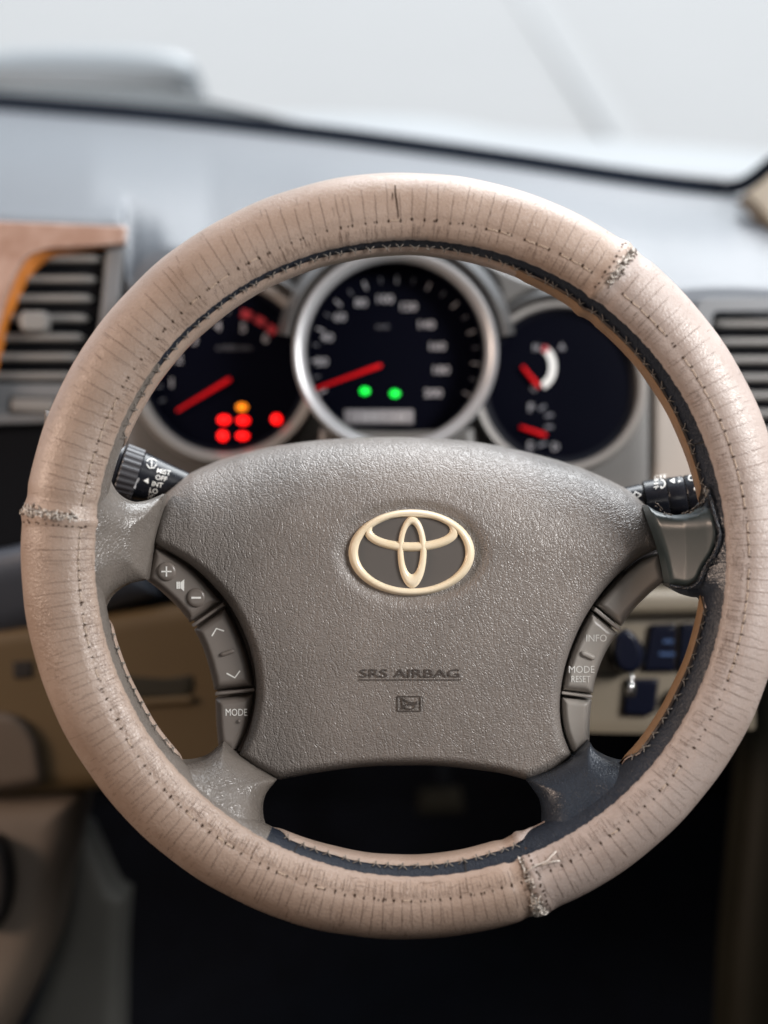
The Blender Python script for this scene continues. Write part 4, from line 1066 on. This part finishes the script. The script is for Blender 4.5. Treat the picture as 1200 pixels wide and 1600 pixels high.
oval('emblem_ring', (643, 863.5), (98.5, 67.8), (643.4, 862.8), (82.5, 55.5), EZ - 0.0006, 0.0034)
oval('emblem_ring', (643, 831.5), (75, 31.5), (642, 827.2), (59.5, 18.6), EZ - 0.0004, 0.0029)
oval('emblem_ring', (644, 863), (23.5, 58), (643.5, 858), (12.3, 37), EZ - 0.0004, 0.0031)

# ------------------------------------------------------------------ switch pads on the spokes
CA = catmull([(241, 853), (270, 868), (305, 893), (346, 940), (373, 990), (390, 1040), (396, 1080), (393, 1110), (384, 1145), (366, 1181)], 24, closed=False)
CB = catmull([(229, 906), (252, 924), (279, 950), (300, 978), (318, 1015), (331, 1060), (336, 1090), (338, 1130), (341, 1164)], 24, closed=False)
DA = catmull([(1030, 864), (1000, 877), (966, 907), (931, 948), (907, 990), (887, 1040), (878, 1085), (878, 1120), (884, 1150), (897, 1181)], 24, closed=False)
DB = catmull([(1041, 906), (1012, 930), (986, 957), (964, 990), (946, 1020), (933, 1052), (926, 1085), (922, 1120), (921, 1160)], 24, closed=False)
def near(Cv, p): return int(np.argmin(np.hypot(*(Cv - np.array(p)).T)))
BZ = lambda x, y: -0.041 + 0.0
def btn(A, B, a0, a1, b0, b1, material, label):
    ia, ja, ib, jb = near(A, a0), near(A, a1), near(B, b0), near(B, b1)
    poly = np.vstack([A[ia:ja + 1], B[ib:jb + 1][::-1]])
    o = puff('button', poly, BZ, material, sw, rnd=12, rise=0.0080, depth=0.008, step=3, rings=16, label=label)
    return o
def bface(poly_pad=0): return lambda x, y: -0.041 + 0.0081
bl1 = btn(CA, CB, (241, 853), (346, 939), (229, 906), (297, 973), 'button', 'volume button with plus and minus')
bl2 = btn(CA, CB, (352, 949), (396, 1072), (303, 984), (335, 1079), 'button', 'seek button with up and down arrows')
bl3 = btn(CA, CB, (396, 1083), (366, 1181), (336, 1091), (341, 1164), 'button', 'MODE button')
br1 = btn(DA, DB, (1030, 864), (933, 946), (1041, 906), (972, 979), 'button_lit', 'blank upper button')
br2 = btn(DA, DB, (926, 957), (879, 1078), (965, 989), (927, 1084), 'button_lit', 'INFO and MODE RESET button')
br3 = btn(DA, DB, (878, 1088), (897, 1181), (925, 1094), (921, 1160), 'button_lit', 'blank lower button')
def divider(A, B, a0, a1, b0, b1, material):
    pa, pb, pc, pd = (np.array(v, float) for v in (a0, a1, b1, b0))
    plate('button_divider', np.array([pa, pb, pc, pd]), C(-0.0345), 0.01, material, sw, rnd=1.2, rise=0.0006, step=3, rings=3)
divider(CA, CB, (348, 942), (351, 946), (299, 976), (302, 980), 'button')
divider(CA, CB, (396.5, 1075), (397, 1080), (336, 1082), (336.5, 1087), 'button')
divider(DA, DB, (931, 949), (928, 954), (971, 982), (967, 986), 'button_lit')
divider(DA, DB, (878.5, 1081), (878, 1085), (926, 1087), (925.5, 1091), 'button_lit')
bz = bface()
for x, y, s_ in ((260, 893, '+'), (306, 934, '-')):
    puff('button_dimple', ell(x, y, 15.5, 15.5, 40)[:-1], C(-0.0332), 'button', bl1, rnd=7, rise=0.0018, depth=0.002, step=3, rings=10)
dz = C(-0.0332 + 0.0019)
stroke('plus_mark', [[(252, 893), (268, 893)], [(260, 885), (260, 901)]], 2.2, dz, 'print', bl1)
stroke('minus_mark', [[(299, 934), (314, 934)]], 3, dz, 'print', bl1)
stroke('speaker_symbol', [[(277, 909), (277, 920)], [(280, 909), (280, 920)]], 2.6, bz, 'print', bl1)
mk('speaker_symbol', [U(282, 910, bz(0, 0) + .0002), U(288, 905, bz(0, 0) + .0002), U(287.5, 924, bz(0, 0) + .0002), U(282, 919, bz(0, 0) + .0002), U(282, 910, bz(0, 0) - .0003), U(288, 905, bz(0, 0) - .0003), U(287.5, 924, bz(0, 0) - .0003), U(282, 919, bz(0, 0) - .0003)],
   [(0, 1, 2, 3), (0, 4, 5, 1), (1, 5, 6, 2), (2, 6, 7, 3), (3, 7, 4, 0)], 'print', bl1, smooth=False)
stroke('up_arrow', [[(331, 994), (338, 982), (350, 986)]], 2.3, bz, 'print', bl2)
stroke('down_arrow', [[(354, 1052), (367, 1059), (375, 1048)]], 2.3, bz, 'print', bl2)
def pip(p, q_, r_, parent, mm, name='raised_bar'):
    a, b = np.array(U(*p, -0.0326)), np.array(U(*q_, -0.0326)); V = []; F = []
    P = np.linspace(0, 1, 9)
    pts = [a + (b - a) * f for f in P]; rr = [r_ * math.sqrt(max(0.02, 1 - (abs(2 * f - 1)) ** 6)) for f in P]
    V, F = [], []
    d = (b - a) / (np.linalg.norm(b - a) + 1e-9); e1 = np.array([-d[1], d[0], 0]); e1 /= np.linalg.norm(e1); e2 = np.array([0, 0, 1.])
    for c_, r2 in zip(pts, rr):
        for i in range(10):
            an = 2 * math.pi * i / 10; V.append(c_ + r2 * (math.cos(an) * e1 + 0.8 * math.sin(an) * e2))
    F = [(j * 10 + i, j * 10 + (i + 1) % 10, (j + 1) * 10 + (i + 1) % 10, (j + 1) * 10 + i) for j in range(8) for i in range(10)]
    F += [tuple(range(10)), tuple(80 + i for i in range(10))]
    o = mk(name, V, F, mm, parent); recalc(o)
pip((343, 1024), (367, 1016), 0.0013, bl2, 'button')
pip((907, 1019), (930, 1029), 0.0016, br2, 'button_lit')
pip((371.5, 1127), (375.5, 1127), 0.0011, bl3, 'button', 'raised_dot')
text('lettering', 'MODE', 369.5, 1113, 11, bz, 'print', bl3, wx=0.78)
text('lettering', 'INFO', 932, 997, 11, bz, 'print', br2, wx=0.92)
text('lettering', 'MODE', 909, 1046, 11, bz, 'print', br2, wx=0.92)
text('lettering', 'RESET', 907.5, 1061, 10, bz, 'print', br2, wx=0.80)

bpy.data.objects.remove(_fo, do_unlink=True)
